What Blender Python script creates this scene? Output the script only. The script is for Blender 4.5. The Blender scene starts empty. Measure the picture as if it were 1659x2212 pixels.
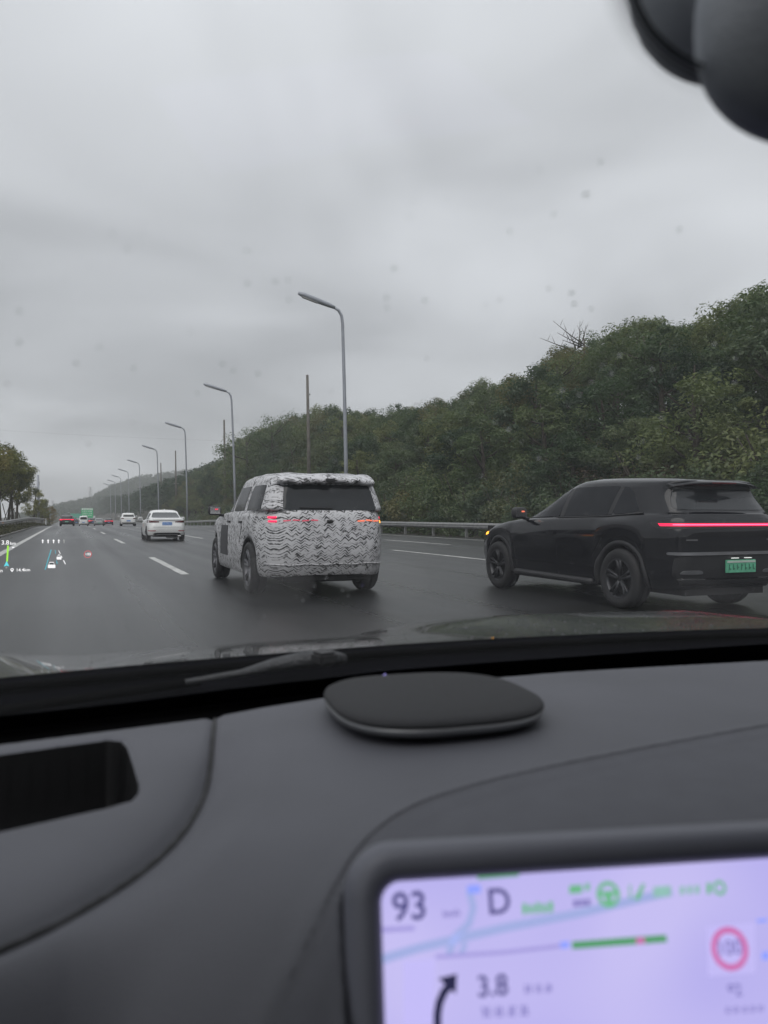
import bpy, bmesh, math, random
import numpy as np
from mathutils import Vector, Matrix
from mathutils.bvhtree import BVHTree

random.seed(7)
rng = np.random.default_rng(11)
sc = bpy.context.scene
COL = sc.collection
R = math.radians

# ------------------------------------------------------------------ camera
CX, CY, F, EYE = 829.5, 1106.0, 1661.0, 1.15       # focal length in units of a 1659 px wide picture
YAW, PITCH = R(22.249), R(0.3104)
c_f = np.array([math.sin(YAW) * math.cos(PITCH), math.cos(YAW) * math.cos(PITCH), math.sin(PITCH)])
c_r = np.array([math.cos(YAW), -math.sin(YAW), 0.0])
c_u = np.cross(c_r, c_f)
cam_d = bpy.data.cameras.new('camera')
cam = bpy.data.objects.new('camera', cam_d)
COL.objects.link(cam)
cam.matrix_world = Matrix(((c_r[0], c_u[0], -c_f[0], 0), (c_r[1], c_u[1], -c_f[1], 0), (c_r[2], c_u[2], -c_f[2], EYE), (0, 0, 0, 1)))
cam_d.sensor_fit = 'HORIZONTAL'
cam_d.sensor_width = 36
cam_d.lens = 36 * 1661 / 1659
cam_d.clip_start = 0.02
cam_d.clip_end = 6000
cam_d.dof.use_dof = True                            # phone lens: about 4 mm of aperture
cam_d.dof.focus_distance = 22
cam_d.dof.aperture_fstop = 36.04 / 4.7
sc.camera = cam

# ------------------------------------------------------------------ world: overcast sky
SUN_EL, SUN_ROT = R(50), R(215)
w = bpy.data.worlds.new('World')
sc.world = w
w.use_nodes = True
nt = w.node_tree
nt.nodes.clear()
N = nt.nodes.new
LK = nt.links.new
sky = N('ShaderNodeTexSky')
sky.sky_type = 'NISHITA'
sky.sun_disc = False
sky.sun_elevation = SUN_EL
sky.sun_rotation = SUN_ROT
tc = N('ShaderNodeTexCoord')
sep = N('ShaderNodeSeparateXYZ')
LK(tc.outputs['Generated'], sep.inputs[0])


def wmath(op, a, b=None, c=None):
    n = N('ShaderNodeMath')
    n.operation = op
    for i, v in enumerate((a, b, c)):
        if v is None:
            continue
        if isinstance(v, (int, float)):
            n.inputs[i].default_value = v
        else:
            LK(v, n.inputs[i])
    return n.outputs[0]


den = wmath('ADD', wmath('MAXIMUM', sep.outputs[2], 0.0), 0.22)
comb = N('ShaderNodeCombineXYZ')
LK(wmath('DIVIDE', sep.outputs[0], den), comb.inputs[0])
LK(wmath('DIVIDE', sep.outputs[1], den), comb.inputs[1])
nz = N('ShaderNodeTexNoise')
nz.inputs['Scale'].default_value = 1.35
nz.inputs['Detail'].default_value = 3
nz.inputs['Roughness'].default_value = 0.42
nz.inputs['Distortion'].default_value = 0.5
LK(comb.outputs[0], nz.inputs['Vector'])
ramp = N('ShaderNodeValToRGB')                      # brightness of the cloud deck over elevation
ramp.color_ramp.interpolation = 'B_SPLINE'
els = [(0.0, .46), (.045, .42), (.11, .285), (.2, .29), (.32, .375), (.44, .435), (.56, .47), (1.0, .52)]
cr = ramp.color_ramp
while len(cr.elements) < len(els):
    cr.elements.new(0.5)
for e, (p, v) in zip(cr.elements, els):
    e.position = p
    e.color = (v, v, v, 1)
LK(sep.outputs[2], ramp.inputs[0])
cloud = wmath('MULTIPLY', ramp.outputs[0], wmath('MULTIPLY_ADD', nz.outputs[0], 1.45, 0.28))
vd = N('ShaderNodeVectorMath')
vd.operation = 'DOT_PRODUCT'
vd.inputs[1].default_value = (math.sin(R(38)) * math.cos(R(20)), math.cos(R(38)) * math.cos(R(20)), math.sin(R(20)))
LK(tc.outputs['Generated'], vd.inputs[0])
glow = wmath('MULTIPLY_ADD', wmath('POWER', wmath('MAXIMUM', vd.outputs['Value'], 0.0), 5.0), 0.32, 0.84)
cloud = wmath('MULTIPLY', cloud, glow)
v2 = N('ShaderNodeVectorMath')
v2.operation = 'DOT_PRODUCT'
v2.inputs[1].default_value = (math.sin(R(-4)) * math.cos(R(5)), math.cos(R(-4)) * math.cos(R(5)), math.sin(R(5)))
LK(tc.outputs['Generated'], v2.inputs[0])
cloud = wmath('MULTIPLY', cloud, wmath('MULTIPLY_ADD', wmath('POWER', wmath('MAXIMUM', v2.outputs['Value'], 0.0), 160.0), 0.38, 1.0))   # thinner cloud low over the road
cloud10 = wmath('MULTIPLY', cloud, 11.2)
tint = N('ShaderNodeMix')
tint.data_type = 'RGBA'
tint.blend_type = 'MULTIPLY'
tint.inputs[0].default_value = 1.0
LK(cloud10, tint.inputs[6])
tint.inputs[7].default_value = (0.955, 0.985, 1.02, 1)
mx = N('ShaderNodeMix')
mx.data_type = 'RGBA'
mx.inputs[0].default_value = 0.96
LK(sky.outputs[0], mx.inputs[6])
LK(tint.outputs[2], mx.inputs[7])
bg = N('ShaderNodeBackground')
bg.inputs[1].default_value = 0.1
LK(mx.outputs[2], bg.inputs[0])
wo = N('ShaderNodeOutputWorld')
LK(bg.outputs[0], wo.inputs[0])

sun_d = bpy.data.lights.new('sun', 'SUN')
sun_d.energy = 0.9
sun_d.angle = R(60)
sun_d.color = (1, .97, .93)
sun = bpy.data.objects.new('sun', sun_d)
COL.objects.link(sun)
sun.rotation_euler = Vector((math.sin(SUN_ROT) * math.cos(SUN_EL), math.cos(SUN_ROT) * math.cos(SUN_EL), math.sin(SUN_EL))).to_track_quat('Z', 'Y').to_euler()

vs = sc.view_settings
vs.view_transform = 'Standard'
vs.look = 'None'
vs.exposure = 0.72
vs.gamma = 1
vs.use_curve_mapping = False
HAZE = 0.00068
cy = sc.cycles
cy.use_denoising = True
cy.max_bounces = 10
cy.transparent_max_bounces = 24
cy.volume_bounces = 1
cy.sample_clamp_indirect = 6
cy.caustics_reflective = False
cy.caustics_refractive = False


# ------------------------------------------------------------------ pixel helpers (survey of the photograph)
def ray(x, y):
    return c_f + c_r * (x - CX) / F - c_u * (y - CY) / F


def at_z(x, y, z):
    d = ray(x, y)
    return np.array([0, 0, EYE]) + d * (z - EYE) / d[2]


def at_y(x, y, Y):
    d = ray(x, y)
    return np.array([0, 0, EYE]) + d * Y / d[1]


def at_d(x, y, dep):
    return np.array([0, 0, EYE]) + ray(x, y) * dep


def px(p):
    v = np.array(p) - [0, 0, EYE]
    z = v @ c_f
    return CX + F * (v @ c_r) / z, CY - F * (v @ c_u) / z, z


# ------------------------------------------------------------------ materials
def new_mat(name):
    m = bpy.data.materials.new(name)
    m.use_nodes = True
    t = m.node_tree
    return m, t, t.nodes['Principled BSDF']


def mat(name, col, rough=0.5, metal=0.0, var=0.12, scale=6.0, bump=0.0, bscale=60.0, coat=0.0, spec=0.5, coord='Object', stretch=None):
    m, t, b = new_mat(name)
    b.inputs['Roughness'].default_value = rough
    b.inputs['Metallic'].default_value = metal
    b.inputs['Coat Weight'].default_value = coat
    b.inputs['Coat Roughness'].default_value = 0.04
    b.inputs['Specular IOR Level'].default_value = spec
    tcn = t.nodes.new('ShaderNodeTexCoord')
    src = tcn.outputs[coord]
    if stretch:
        mp = t.nodes.new('ShaderNodeMapping')
        mp.inputs['Scale'].default_value = stretch
        t.links.new(src, mp.inputs[0])
        src = mp.outputs[0]
    n = t.nodes.new('ShaderNodeTexNoise')
    n.inputs['Scale'].default_value = scale
    n.inputs['Detail'].default_value = 5
    t.links.new(src, n.inputs['Vector'])
    rp = t.nodes.new('ShaderNodeValToRGB')
    rp.color_ramp.elements[0].position = 0.3
    rp.color_ramp.elements[1].position = 0.7
    rp.color_ramp.elements[0].color = tuple(c * (1 - var) for c in col) + (1,)
    rp.color_ramp.elements[1].color = tuple(min(1, c * (1 + var)) for c in col) + (1,)
    t.links.new(n.outputs[0], rp.inputs[0])
    t.links.new(rp.outputs[0], b.inputs['Base Color'])
    if bump:
        n2 = t.nodes.new('ShaderNodeTexNoise')
        n2.inputs['Scale'].default_value = bscale
        n2.inputs['Detail'].default_value = 3
        t.links.new(src, n2.inputs['Vector'])
        bp = t.nodes.new('ShaderNodeBump')
        bp.inputs['Strength'].default_value = bump
        bp.inputs['Distance'].default_value = 0.01
        t.links.new(n2.outputs[0], bp.inputs['Height'])
        t.links.new(bp.outputs[0], b.inputs['Normal'])
    return m


def glow_mat(name, col, strength):
    m, t, b = new_mat(name)
    b.inputs['Base Color'].default_value = tuple(c * .4 for c in col) + (1,)
    b.inputs['Emission Color'].default_value = tuple(col) + (1,)
    b.inputs['Emission Strength'].default_value = strength * .61      # balanced against the exposure
    b.inputs['Roughness'].default_value = 0.3
    return m


def leaf_mat(name, c0, c1, rnd=0.45):
    m, t, b = new_mat(name)
    t.nodes.remove(b)
    at = t.nodes.new('ShaderNodeAttribute')
    at.attribute_name = 'tint'
    oi = t.nodes.new('ShaderNodeObjectInfo')
    mi = t.nodes.new('ShaderNodeMix')
    mi.data_type = 'RGBA'
    mi.inputs[6].default_value = c0 + (1,)
    mi.inputs[7].default_value = c1 + (1,)
    t.links.new(at.outputs['Fac'], mi.inputs[0])
    hs = t.nodes.new('ShaderNodeHueSaturation')
    ma = t.nodes.new('ShaderNodeMath')
    ma.operation = 'MULTIPLY_ADD'
    ma.inputs[1].default_value = rnd * 2
    ma.inputs[2].default_value = 1 - rnd
    t.links.new(oi.outputs['Random'], ma.inputs[0])
    t.links.new(ma.outputs[0], hs.inputs['Value'])
    mh = t.nodes.new('ShaderNodeMath')
    mh.operation = 'MULTIPLY_ADD'
    mh.inputs[1].default_value = -0.09
    mh.inputs[2].default_value = 0.54
    t.links.new(oi.outputs['Random'], mh.inputs[0])
    t.links.new(mh.outputs[0], hs.inputs['Hue'])
    t.links.new(mi.outputs[2], hs.inputs['Color'])
    d = t.nodes.new('ShaderNodeBsdfDiffuse')
    tr = t.nodes.new('ShaderNodeBsdfTranslucent')
    gl = t.nodes.new('ShaderNodeBsdfGlossy')
    gl.inputs['Roughness'].default_value = 0.45
    s1 = t.nodes.new('ShaderNodeMixShader')
    s1.inputs[0].default_value = 0.45
    s2 = t.nodes.new('ShaderNodeMixShader')
    s2.inputs[0].default_value = 0.04
    t.links.new(hs.outputs[0], d.inputs[0])
    t.links.new(hs.outputs[0], tr.inputs[0])
    t.links.new(d.outputs[0], s1.inputs[1])
    t.links.new(tr.outputs[0], s1.inputs[2])
    t.links.new(s1.outputs[0], s2.inputs[1])
    t.links.new(gl.outputs[0], s2.inputs[2])
    t.links.new(s2.outputs[0], t.nodes['Material Output'].inputs[0])
    return m


def road_mat():
    m, t, b = new_mat('wet_asphalt')
    tcn = t.nodes.new('ShaderNodeTexCoord')

    def noise(scale, sx, sy, det=4):
        mp = t.nodes.new('ShaderNodeMapping')
        mp.inputs['Scale'].default_value = (sx, sy, 1)
        t.links.new(tcn.outputs['Object'], mp.inputs[0])
        n = t.nodes.new('ShaderNodeTexNoise')
        n.inputs['Scale'].default_value = scale
        n.inputs['Detail'].default_value = det
        t.links.new(mp.outputs[0], n.inputs['Vector'])
        return n.outputs[0]
    streak = noise(0.9, 1.0, 0.03)
    patch = noise(0.12, 1, .4)
    grain = noise(70, 1, 1, 2)

    def mm(op, a, bb=None, c=None):
        n = t.nodes.new('ShaderNodeMath')
        n.operation = op
        for i, v in enumerate((a, bb, c)):
            if v is None:
                continue
            if isinstance(v, (int, float)):
                n.inputs[i].default_value = v
            else:
                t.links.new(v, n.inputs[i])
        return n.outputs[0]
    v = mm('ADD', mm('MULTIPLY', streak, .55), mm('MULTIPLY', patch, .45))
    rp = t.nodes.new('ShaderNodeValToRGB')
    rp.color_ramp.elements[0].position = .39
    rp.color_ramp.elements[1].position = .61
    rp.color_ramp.elements[0].color = (.022, .023, .024, 1)
    rp.color_ramp.elements[1].color = (.036, .037, .038, 1)
    t.links.new(v, rp.inputs[0])
    sx_ = t.nodes.new('ShaderNodeSeparateXYZ')
    t.links.new(tcn.outputs['Object'], sx_.inputs[0])
    u_ = mm('FRACT', mm('DIVIDE', mm('ADD', sx_.outputs[0], mm('MULTIPLY_ADD', streak, .5, 1.68)), 4.05))
    dc = mm('ABSOLUTE', mm('SUBTRACT', mm('MULTIPLY', mm('ABSOLUTE', mm('SUBTRACT', u_, .5)), 4.05), .85))
    track = mm('MAXIMUM', mm('SUBTRACT', 1.0, mm('MULTIPLY', dc, 2.4)), 0.0)           # polished wheel paths
    v = mm('SUBTRACT', v, mm('MULTIPLY', track, mm('MULTIPLY', patch, .20)))
    t.links.new(v, rp.inputs[0])
    mg = t.nodes.new('ShaderNodeMix')
    mg.data_type = 'RGBA'
    mg.blend_type = 'MULTIPLY'
    mg.inputs[0].default_value = .45
    t.links.new(rp.outputs[0], mg.inputs[6])
    t.links.new(grain, mg.inputs[7])
    t.links.new(mg.outputs[2], b.inputs['Base Color'])
    t.links.new(mm('MULTIPLY_ADD', v, .5, .09), b.inputs['Roughness'])
    b.inputs['Specular IOR Level'].default_value = .45
    bp = t.nodes.new('ShaderNodeBump')
    bp.inputs['Strength'].default_value = .35
    bp.inputs['Distance'].default_value = .012
    t.links.new(grain, bp.inputs['Height'])
    t.links.new(bp.outputs[0], b.inputs['Normal'])
    return m


def camo_mat():
    """zigzag waves printed on a camouflage wrap"""
    m, t, b = new_mat('camouflage_wrap')
    tcn = t.nodes.new('ShaderNodeTexCoord')
    s = t.nodes.new('ShaderNodeSeparateXYZ')
    t.links.new(tcn.outputs['Object'], s.inputs[0])

    def mm(op, a, bb=None, c=None):
        n = t.nodes.new('ShaderNodeMath')
        n.operation = op
        for i, v in enumerate((a, bb, c)):
            if v is None:
                continue
            if isinstance(v, (int, float)):
                n.inputs[i].default_value = v
            else:
                t.links.new(v, n.inputs[i])
        return n.outputs[0]
    nz_ = t.nodes.new('ShaderNodeTexNoise')
    nz_.inputs['Scale'].default_value = 5.0
    nz_.inputs['Detail'].default_value = 3
    t.links.new(tcn.outputs['Object'], nz_.inputs['Vector'])
    nb = t.nodes.new('ShaderNodeTexNoise')
    nb.inputs['Scale'].default_value = 1.6
    nb.inputs['Detail'].default_value = 2
    t.links.new(tcn.outputs['Object'], nb.inputs['Vector'])
    h = mm('ADD', s.outputs[0], mm('MULTIPLY', s.outputs[1], 1.0))
    h = mm('ADD', h, mm('MULTIPLY', nz_.outputs[0], .05))
    zig = mm('ABSOLUTE', mm('SUBTRACT', mm('FRACT', mm('MULTIPLY', h, 8.6)), .5))          # 0..0.5
    zz = mm('ADD', s.outputs[2], mm('MULTIPLY', zig, mm('MULTIPLY_ADD', nb.outputs[0], .12, .02)))
    zz = mm('ADD', zz, mm('MULTIPLY', nz_.outputs[0], .045))
    line = mm('SINE', mm('MULTIPLY', zz, 172.0))
    wide = mm('SINE', mm('MULTIPLY_ADD', zz, 47.0, 1.0))
    cv = t.nodes.new('ShaderNodeCombineXYZ')
    t.links.new(mm('MULTIPLY', h, 7.5), cv.inputs[0])
    t.links.new(mm('MULTIPLY', zz, 34.0), cv.inputs[2])
    nw = t.nodes.new('ShaderNodeTexNoise')               # broken lines that follow the zigzag
    nw.inputs['Scale'].default_value = 1.0
    nw.inputs['Detail'].default_value = 3
    nw.inputs['Roughness'].default_value = .65
    t.links.new(cv.outputs[0], nw.inputs['Vector'])
    v = mm('ADD', mm('MULTIPLY', line, .62), mm('MULTIPLY', wide, .22))
    v = mm('ADD', v, mm('MULTIPLY_ADD', nw.outputs[0], 9.0, -4.4))
    nf_ = t.nodes.new('ShaderNodeTexNoise')
    nf_.inputs['Scale'].default_value = 26.0
    nf_.inputs['Detail'].default_value = 2
    t.links.new(tcn.outputs['Object'], nf_.inputs['Vector'])
    v = mm('ADD', v, mm('MULTIPLY_ADD', nz_.outputs[0], 1.6, -.6))
    v = mm('ADD', v, mm('MULTIPLY_ADD', nf_.outputs[0], 2.4, -1.1))
    rp = t.nodes.new('ShaderNodeValToRGB')
    rp.color_ramp.elements[0].position = .26
    rp.color_ramp.elements[1].position = .60
    rp.color_ramp.elements[0].color = (.026, .026, .028, 1)
    rp.color_ramp.elements[1].color = (.62, .62, .64, 1)
    t.links.new(mm('MULTIPLY_ADD', v, .33, .45), rp.inputs[0])
    # road grime low on the body
    mud = t.nodes.new('ShaderNodeMapRange')
    mud.inputs[1].default_value = .95
    mud.inputs[2].default_value = .30
    mud.inputs[3].default_value = 0
    mud.inputs[4].default_value = .42
    t.links.new(mm('ADD', s.outputs[2], mm('MULTIPLY', nz_.outputs[0], .3)), mud.inputs[0])
    mi = t.nodes.new('ShaderNodeMix')
    mi.data_type = 'RGBA'
    t.links.new(mud.outputs[0], mi.inputs[0])
    t.links.new(rp.outputs[0], mi.inputs[6])
    mi.inputs[7].default_value = (.12, .117, .108, 1)
    t.links.new(mi.outputs[2], b.inputs['Base Color'])
    b.inputs['Roughness'].default_value = .42
    bp = t.nodes.new('ShaderNodeBump')
    bp.inputs['Strength'].default_value = .5
    bp.inputs['Distance'].default_value = .02
    t.links.new(nz_.outputs[0], bp.inputs['Height'])
    t.links.new(bp.outputs[0], b.inputs['Normal'])
    return m


def windscreen_mat():
    m, t, b = new_mat('windscreen_glass')
    t.nodes.remove(b)
    fr = t.nodes.new('ShaderNodeLayerWeight')
    fr.inputs[0].default_value = .5
    m5 = t.nodes.new('ShaderNodeMath')
    m5.operation = 'POWER'
    m5.inputs[1].default_value = 5.0
    t.links.new(fr.outputs['Facing'], m5.inputs[0])
    mm = t.nodes.new('ShaderNodeMath')
    mm.operation = 'MULTIPLY_ADD'
    mm.inputs[1].default_value = .6
    mm.inputs[2].default_value = .029
    t.links.new(m5.outputs[0], mm.inputs[0])
    tr = t.nodes.new('ShaderNodeBsdfTransparent')
    tr.inputs[0].default_value = (.925, .928, .935, 1)
    gl = t.nodes.new('ShaderNodeBsdfGlossy')
    gl.inputs['Roughness'].default_value = .03
    n = t.nodes.new('ShaderNodeTexNoise')
    n.inputs['Scale'].default_value = 30
    mx_ = t.nodes.new('ShaderNodeMixShader')
    t.links.new(mm.outputs[0], mx_.inputs[0])
    t.links.new(tr.outputs[0], mx_.inputs[1])
    t.links.new(gl.outputs[0], mx_.inputs[2])
    tl = t.nodes.new('ShaderNodeBsdfTranslucent')      # thin film of rain and dust scatters a little daylight
    tl.inputs[0].default_value = (.95, .98, 1, 1)
    m2 = t.nodes.new('ShaderNodeMixShader')
    m2.inputs[0].default_value = .008
    t.links.new(mx_.outputs[0], m2.inputs[1])
    t.links.new(tl.outputs[0], m2.inputs[2])
    t.links.new(m2.outputs[0], t.nodes['Material Output'].inputs[0])
    return m


def drop_mat():
    m, t, b = new_mat('rain_water')
    t.nodes.remove(b)
    g = t.nodes.new('ShaderNodeBsdfRefraction')
    g.inputs['IOR'].default_value = 1.33
    g.inputs['Roughness'].default_value = 0.02
    gl = t.nodes.new('ShaderNodeBsdfGlossy')
    gl.inputs['Roughness'].default_value = .05
    s1 = t.nodes.new('ShaderNodeMixShader')
    s1.inputs[0].default_value = .05
    t.links.new(g.outputs[0], s1.inputs[1])
    t.links.new(gl.outputs[0], s1.inputs[2])
    t.links.new(s1.outputs[0], t.nodes['Material Output'].inputs[0])
    return m


M = dict(
    bead=mat('water_bead', (.012, .013, .014), .30, spec=.5, var=.05),
    road=road_mat(), camo=camo_mat(), screen_glass=windscreen_mat(), drop=drop_mat(),
    mark=mat('road_paint', (.50, .50, .48), .45, var=.35, scale=3.0, bump=.2),
    soil=mat('damp_soil', (.055, .052, .038), .8, var=.4, scale=.8, bump=.6, bscale=5),
    grass_ground=mat('verge_earth', (.045, .045, .022), .85, var=.5, scale=1.5, bump=.6, bscale=8),
    concrete=mat('weathered_concrete', (.20, .195, .185), .7, var=.25, scale=2.0, bump=.3),
    galv=mat('galvanised_steel', (.30, .30, .295), .42, metal=.55, var=.22, scale=4, bump=.1),
    lamp=mat('lamp_post_paint', (.34, .36, .40), .42, metal=.2, var=.1, scale=2),
    lens=mat('lamp_lens', (.5, .5, .48), .3),
    wood_pole=mat('pole_concrete', (.13, .12, .105), .8, var=.25, scale=2, bump=.3),
    bark=mat('bark', (.055, .046, .036), .9, var=.4, scale=8, bump=.8, bscale=20),
    pale_bark=mat('pale_bark', (.085, .075, .06), .9, var=.4, scale=8, bump=.8, bscale=20),
    leaf=leaf_mat('hill_leaves', (.060, .105, .040), (.140, .190, .068)),
    leaf2=leaf_mat('dark_leaves', (.044, .084, .040), (.095, .142, .062)),
    leaf3=leaf_mat('olive_leaves', (.078, .098, .034), (.160, .170, .062), .28),
    leaf4=leaf_mat('yellow_green_leaves', (.15, .15, .035), (.30, .27, .075), .15),
    leaf5=leaf_mat('brown_leaves', (.055, .042, .024), (.10, .075, .04), .25),
    far_leaf=leaf_mat('far_leaves', (.034, .062, .030), (.07, .105, .045), .2),
    weeds=leaf_mat('verge_weeds', (.045, .05, .018), (.10, .095, .04), .2),
    rubber=mat('tyre_rubber', (.018, .018, .019), .72, var=.2, scale=12, bump=.3),
    rim=mat('dark_alloy', (.055, .056, .06), .35, metal=.7),
    rim_mid=mat('grey_alloy', (.14, .14, .15), .36, metal=.7),
    rim_l=mat('silver_alloy', (.30, .30, .32), .32, metal=.8),
    under=mat('underbody_black', (.012, .012, .013), .7),
    side_glass=mat('dark_side_glass', (.030, .032, .036), .22, spec=.08, var=.1),
    glass=mat('tinted_car_glass', (.020, .023, .026), .06, spec=.45, var=.1),
    glass_c=mat('car_window_glass', (.045, .052, .055), .06, spec=.7, var=.2),
    black_paint=mat('black_car_paint', (.008, .0085, .011), .09, spec=.5, var=.08),
    white_paint=mat('white_car_paint', (.86, .87, .86), .32, coat=.6, var=.05, scale=2),
    silver_paint=mat('silver_car_paint', (.38, .40, .40), .35, metal=.4, coat=.5),
    dark_paint=mat('dark_car_paint', (.028, .028, .034), .3, coat=.7),
    trim=mat('black_trim', (.022, .022, .024), .5),
    chrome=mat('chrome_trim', (.6, .6, .6), .15, metal=1.0),
    patch=mat('grey_cover_patch', (.045, .046, .05), .6),
    red_off=mat('red_lamp_lens', (.10, .008, .014), .2, coat=.5),
    red_pale=mat('red_reflector', (.42, .10, .12), .25, coat=.5),
    red_on=glow_mat('red_lamp_lit', (1, .012, .065), 2.3),
    red_hot=glow_mat('red_lamp_core', (1, .10, .22), 3.2),
    red_soft=glow_mat('red_glow_through_wrap', (1, .12, .2), .42),
    amber=glow_mat('amber_lamp_lit', (1, .42, .03), 3.0),
    amber_soft=glow_mat('amber_glow_through_wrap', (1, .22, .12), 1.0),
    blue_plate=mat('blue_number_plate', (.13, .28, .62), .4, var=.2, scale=20),
    green_plate=mat('green_number_plate', (.13, .46, .29), .4, var=.2, scale=20),
    pale_plate=mat('pale_plate_band', (.5, .58, .53), .4),
    plate_ink=mat('plate_ink', (.05, .20, .13), .5),
    plate_white=mat('plate_white', (.7, .75, .8), .5),
    plate_lamp=glow_mat('plate_lamp', (.95, 1, .95), .9),
    sign_green=mat('sign_green', (.03, .58, .22), .45, var=.15, scale=1.5),
    sign_teal=mat('sign_teal', (.04, .42, .28), .5),
    sign_white=mat('sign_white', (.85, .86, .85), .5),
    dash=mat('dash_vinyl', (.098, .101, .118), .58, var=.09, scale=7, bump=.25, bscale=900),
    dash2=mat('dash_vinyl_soft', (.085, .088, .105), .62, var=.06, scale=40, bump=.25, bscale=900),
    stitch=mat('seam_thread', (.055, .056, .065), .8),
    recess=mat('recess_black', (.004, .004, .005), .5),
    fabric=mat('speaker_fabric', (.040, .041, .045), .85, var=.15, scale=400, bump=.5, bscale=1200),
    satin=mat('satin_trim', (.20, .205, .215), .35, metal=.5),
    bezel=mat('screen_frame', (.145, .15, .18), .42, var=.05),
    black_gloss=mat('black_frit', (.004, .004, .006), .8, spec=.02),
    seal=mat('rubber_seal', (.0035, .0035, .004), .8, spec=.04),
    mirror_plastic=mat('mirror_plastic', (.22, .24, .27), .6, var=.1, scale=60, bump=.2, bscale=500),
    bonnet=mat('wet_bonnet_paint', (.008, .009, .011), .16, coat=.8, bump=.25, bscale=90, var=.1),
    wiper=mat('wiper_arm', (.045, .047, .052), .5, var=.25, scale=60, bump=.4, bscale=200),
    liner=mat('headliner', (.16, .16, .165), .9),
)


# ------------------------------------------------------------------ mesh helpers
def link(o, parent=None):
    COL.objects.link(o)
    if parent is not None:
        o.parent = parent
    return o


class MB:
    def __init__(s):
        s.v, s.f = [], []

    def add(s, v, f):
        b = len(s.v)
        s.v += [tuple(map(float, q)) for q in v]
        s.f += [tuple(b + i for i in q) for q in f]
        return s

    def box(s, c, d, rot=0.0, rx=0.0, ry=0.0):
        m = Matrix.Rotation(rot, 3, 'Z') @ Matrix.Rotation(ry, 3, 'Y') @ Matrix.Rotation(rx, 3, 'X')
        vv = []
        for sx in (-1, 1):
            for sy in (-1, 1):
                for sz in (-1, 1):
                    q = m @ Vector((sx * d[0] / 2, sy * d[1] / 2, sz * d[2] / 2))
                    vv.append((c[0] + q.x, c[1] + q.y, c[2] + q.z))
        return s.add(vv, [(0, 1, 3, 2), (4, 6, 7, 5), (0, 4, 5, 1), (2, 3, 7, 6), (0, 2, 6, 4), (1, 5, 7, 3)])

    def tube(s, pts, rad, n=8, cap=True):
        pts = [Vector(p) for p in pts]
        if not hasattr(rad, '__len__'):
            rad = [rad] * len(pts)
        vv, ff = [], []
        t0 = (pts[1] - pts[0]).normalized()
        a = t0.orthogonal().normalized()
        for i, p in enumerate(pts):
            t = (pts[min(i + 1, len(pts) - 1)] - pts[max(i - 1, 0)]).normalized()
            a = (a - t * a.dot(t)).normalized()
            bb = t.cross(a)
            for k in range(n):
                an = 2 * math.pi * k / n
                vv.append(tuple(p + (a * math.cos(an) + bb * math.sin(an)) * rad[i]))
        for i in range(len(pts) - 1):
            for k in range(n):
                ff.append((i * n + k, i * n + (k + 1) % n, (i + 1) * n + (k + 1) % n, (i + 1) * n + k))
        if cap:
            ff.append(tuple(range(n - 1, -1, -1)))
            ff.append(tuple((len(pts) - 1) * n + k for k in range(n)))
        return s.add(vv, ff)

    def lathe_x(s, prof, c, n=32):
        """profile of (x, r) turned about an axis along X through c"""
        vv, ff = [], []
        for x, r in prof:
            for k in range(n):
                an = 2 * math.pi * k / n
                vv.append((c[0] + x, c[1] + r * math.cos(an), c[2] + r * math.sin(an)))
        for i in range(len(prof) - 1):
            for k in range(n):
                ff.append((i * n + k, i * n + (k + 1) % n, (i + 1) * n + (k + 1) % n, (i + 1) * n + k))
        return s.add(vv, ff)

    def grid(s, P, flip=False):
        P = np.asarray(P)
        a, b = P.shape[:2]
        ff = []
        for i in range(a - 1):
            for j in range(b - 1):
                q = (i * b + j, (i + 1) * b + j, (i + 1) * b + j + 1, i * b + j + 1)
                ff.append(q[::-1] if flip else q)
        return s.add(P.reshape(-1, 3), ff)

    def build(s, name, m, parent=None, smooth=False, bevel=0.0, normals=True):
        me = bpy.data.meshes.new(name)
        me.from_pydata(s.v, [], s.f)
        if normals or bevel:
            bm = bmesh.new()
            bm.from_mesh(me)
            if normals:
                bmesh.ops.recalc_face_normals(bm, faces=bm.faces)
            if bevel:
                bmesh.ops.bevel(bm, geom=bm.edges[:], offset=bevel, segments=2, affect='EDGES', clamp_overlap=True)
            bm.to_mesh(me)
            bm.free()
        if smooth:
            me.polygons.foreach_set('use_smooth', [True] * len(me.polygons))
        me.materials.append(m)
        return link(bpy.data.objects.new(name, me), parent)


def tag(o, label=None, cat=None, group=None, kind=None):
    if label:
        o['label'] = label
    if cat:
        o['category'] = cat
    if group:
        o['group'] = group
    if kind:
        o['kind'] = kind
    return o


def empty(name, loc, rz=0.0, label=None, cat=None, group=None):
    o = bpy.data.objects.new(name, None)
    o.empty_display_size = .2
    o.location = loc
    o.rotation_euler = (0, 0, rz)
    return link(tag(o, label, cat, group))


def copy_tree(o, parent=None):
    c = o.copy()
    COL.objects.link(c)
    if parent is not None:
        c.parent = parent
    for ch in list(o.children):
        copy_tree(ch, c)
    return c


# ------------------------------------------------------------------ ground, road, terrain
def vnoise(x, y, seed=0):
    r_ = np.random.default_rng(seed)
    out = 0
    for k in range(5):
        a, b2, p, q = r_.uniform(.5, 1.5, 4)
        fr_ = 0.035 * 1.7 ** k
        out = out + np.sin(x * fr_ * a + p * 7 + 1.7 * np.sin(y * fr_ * b2 + q * 5)) / (1.5 ** k)
    return out / 2.2


def sag(Y):
    """the carriageway dips a little beyond about a hundred metres"""
    t = np.clip((np.asarray(Y, float) - 85) / 85, 0, 1)
    return -.75 * t * t * (3 - 2 * t)


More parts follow.
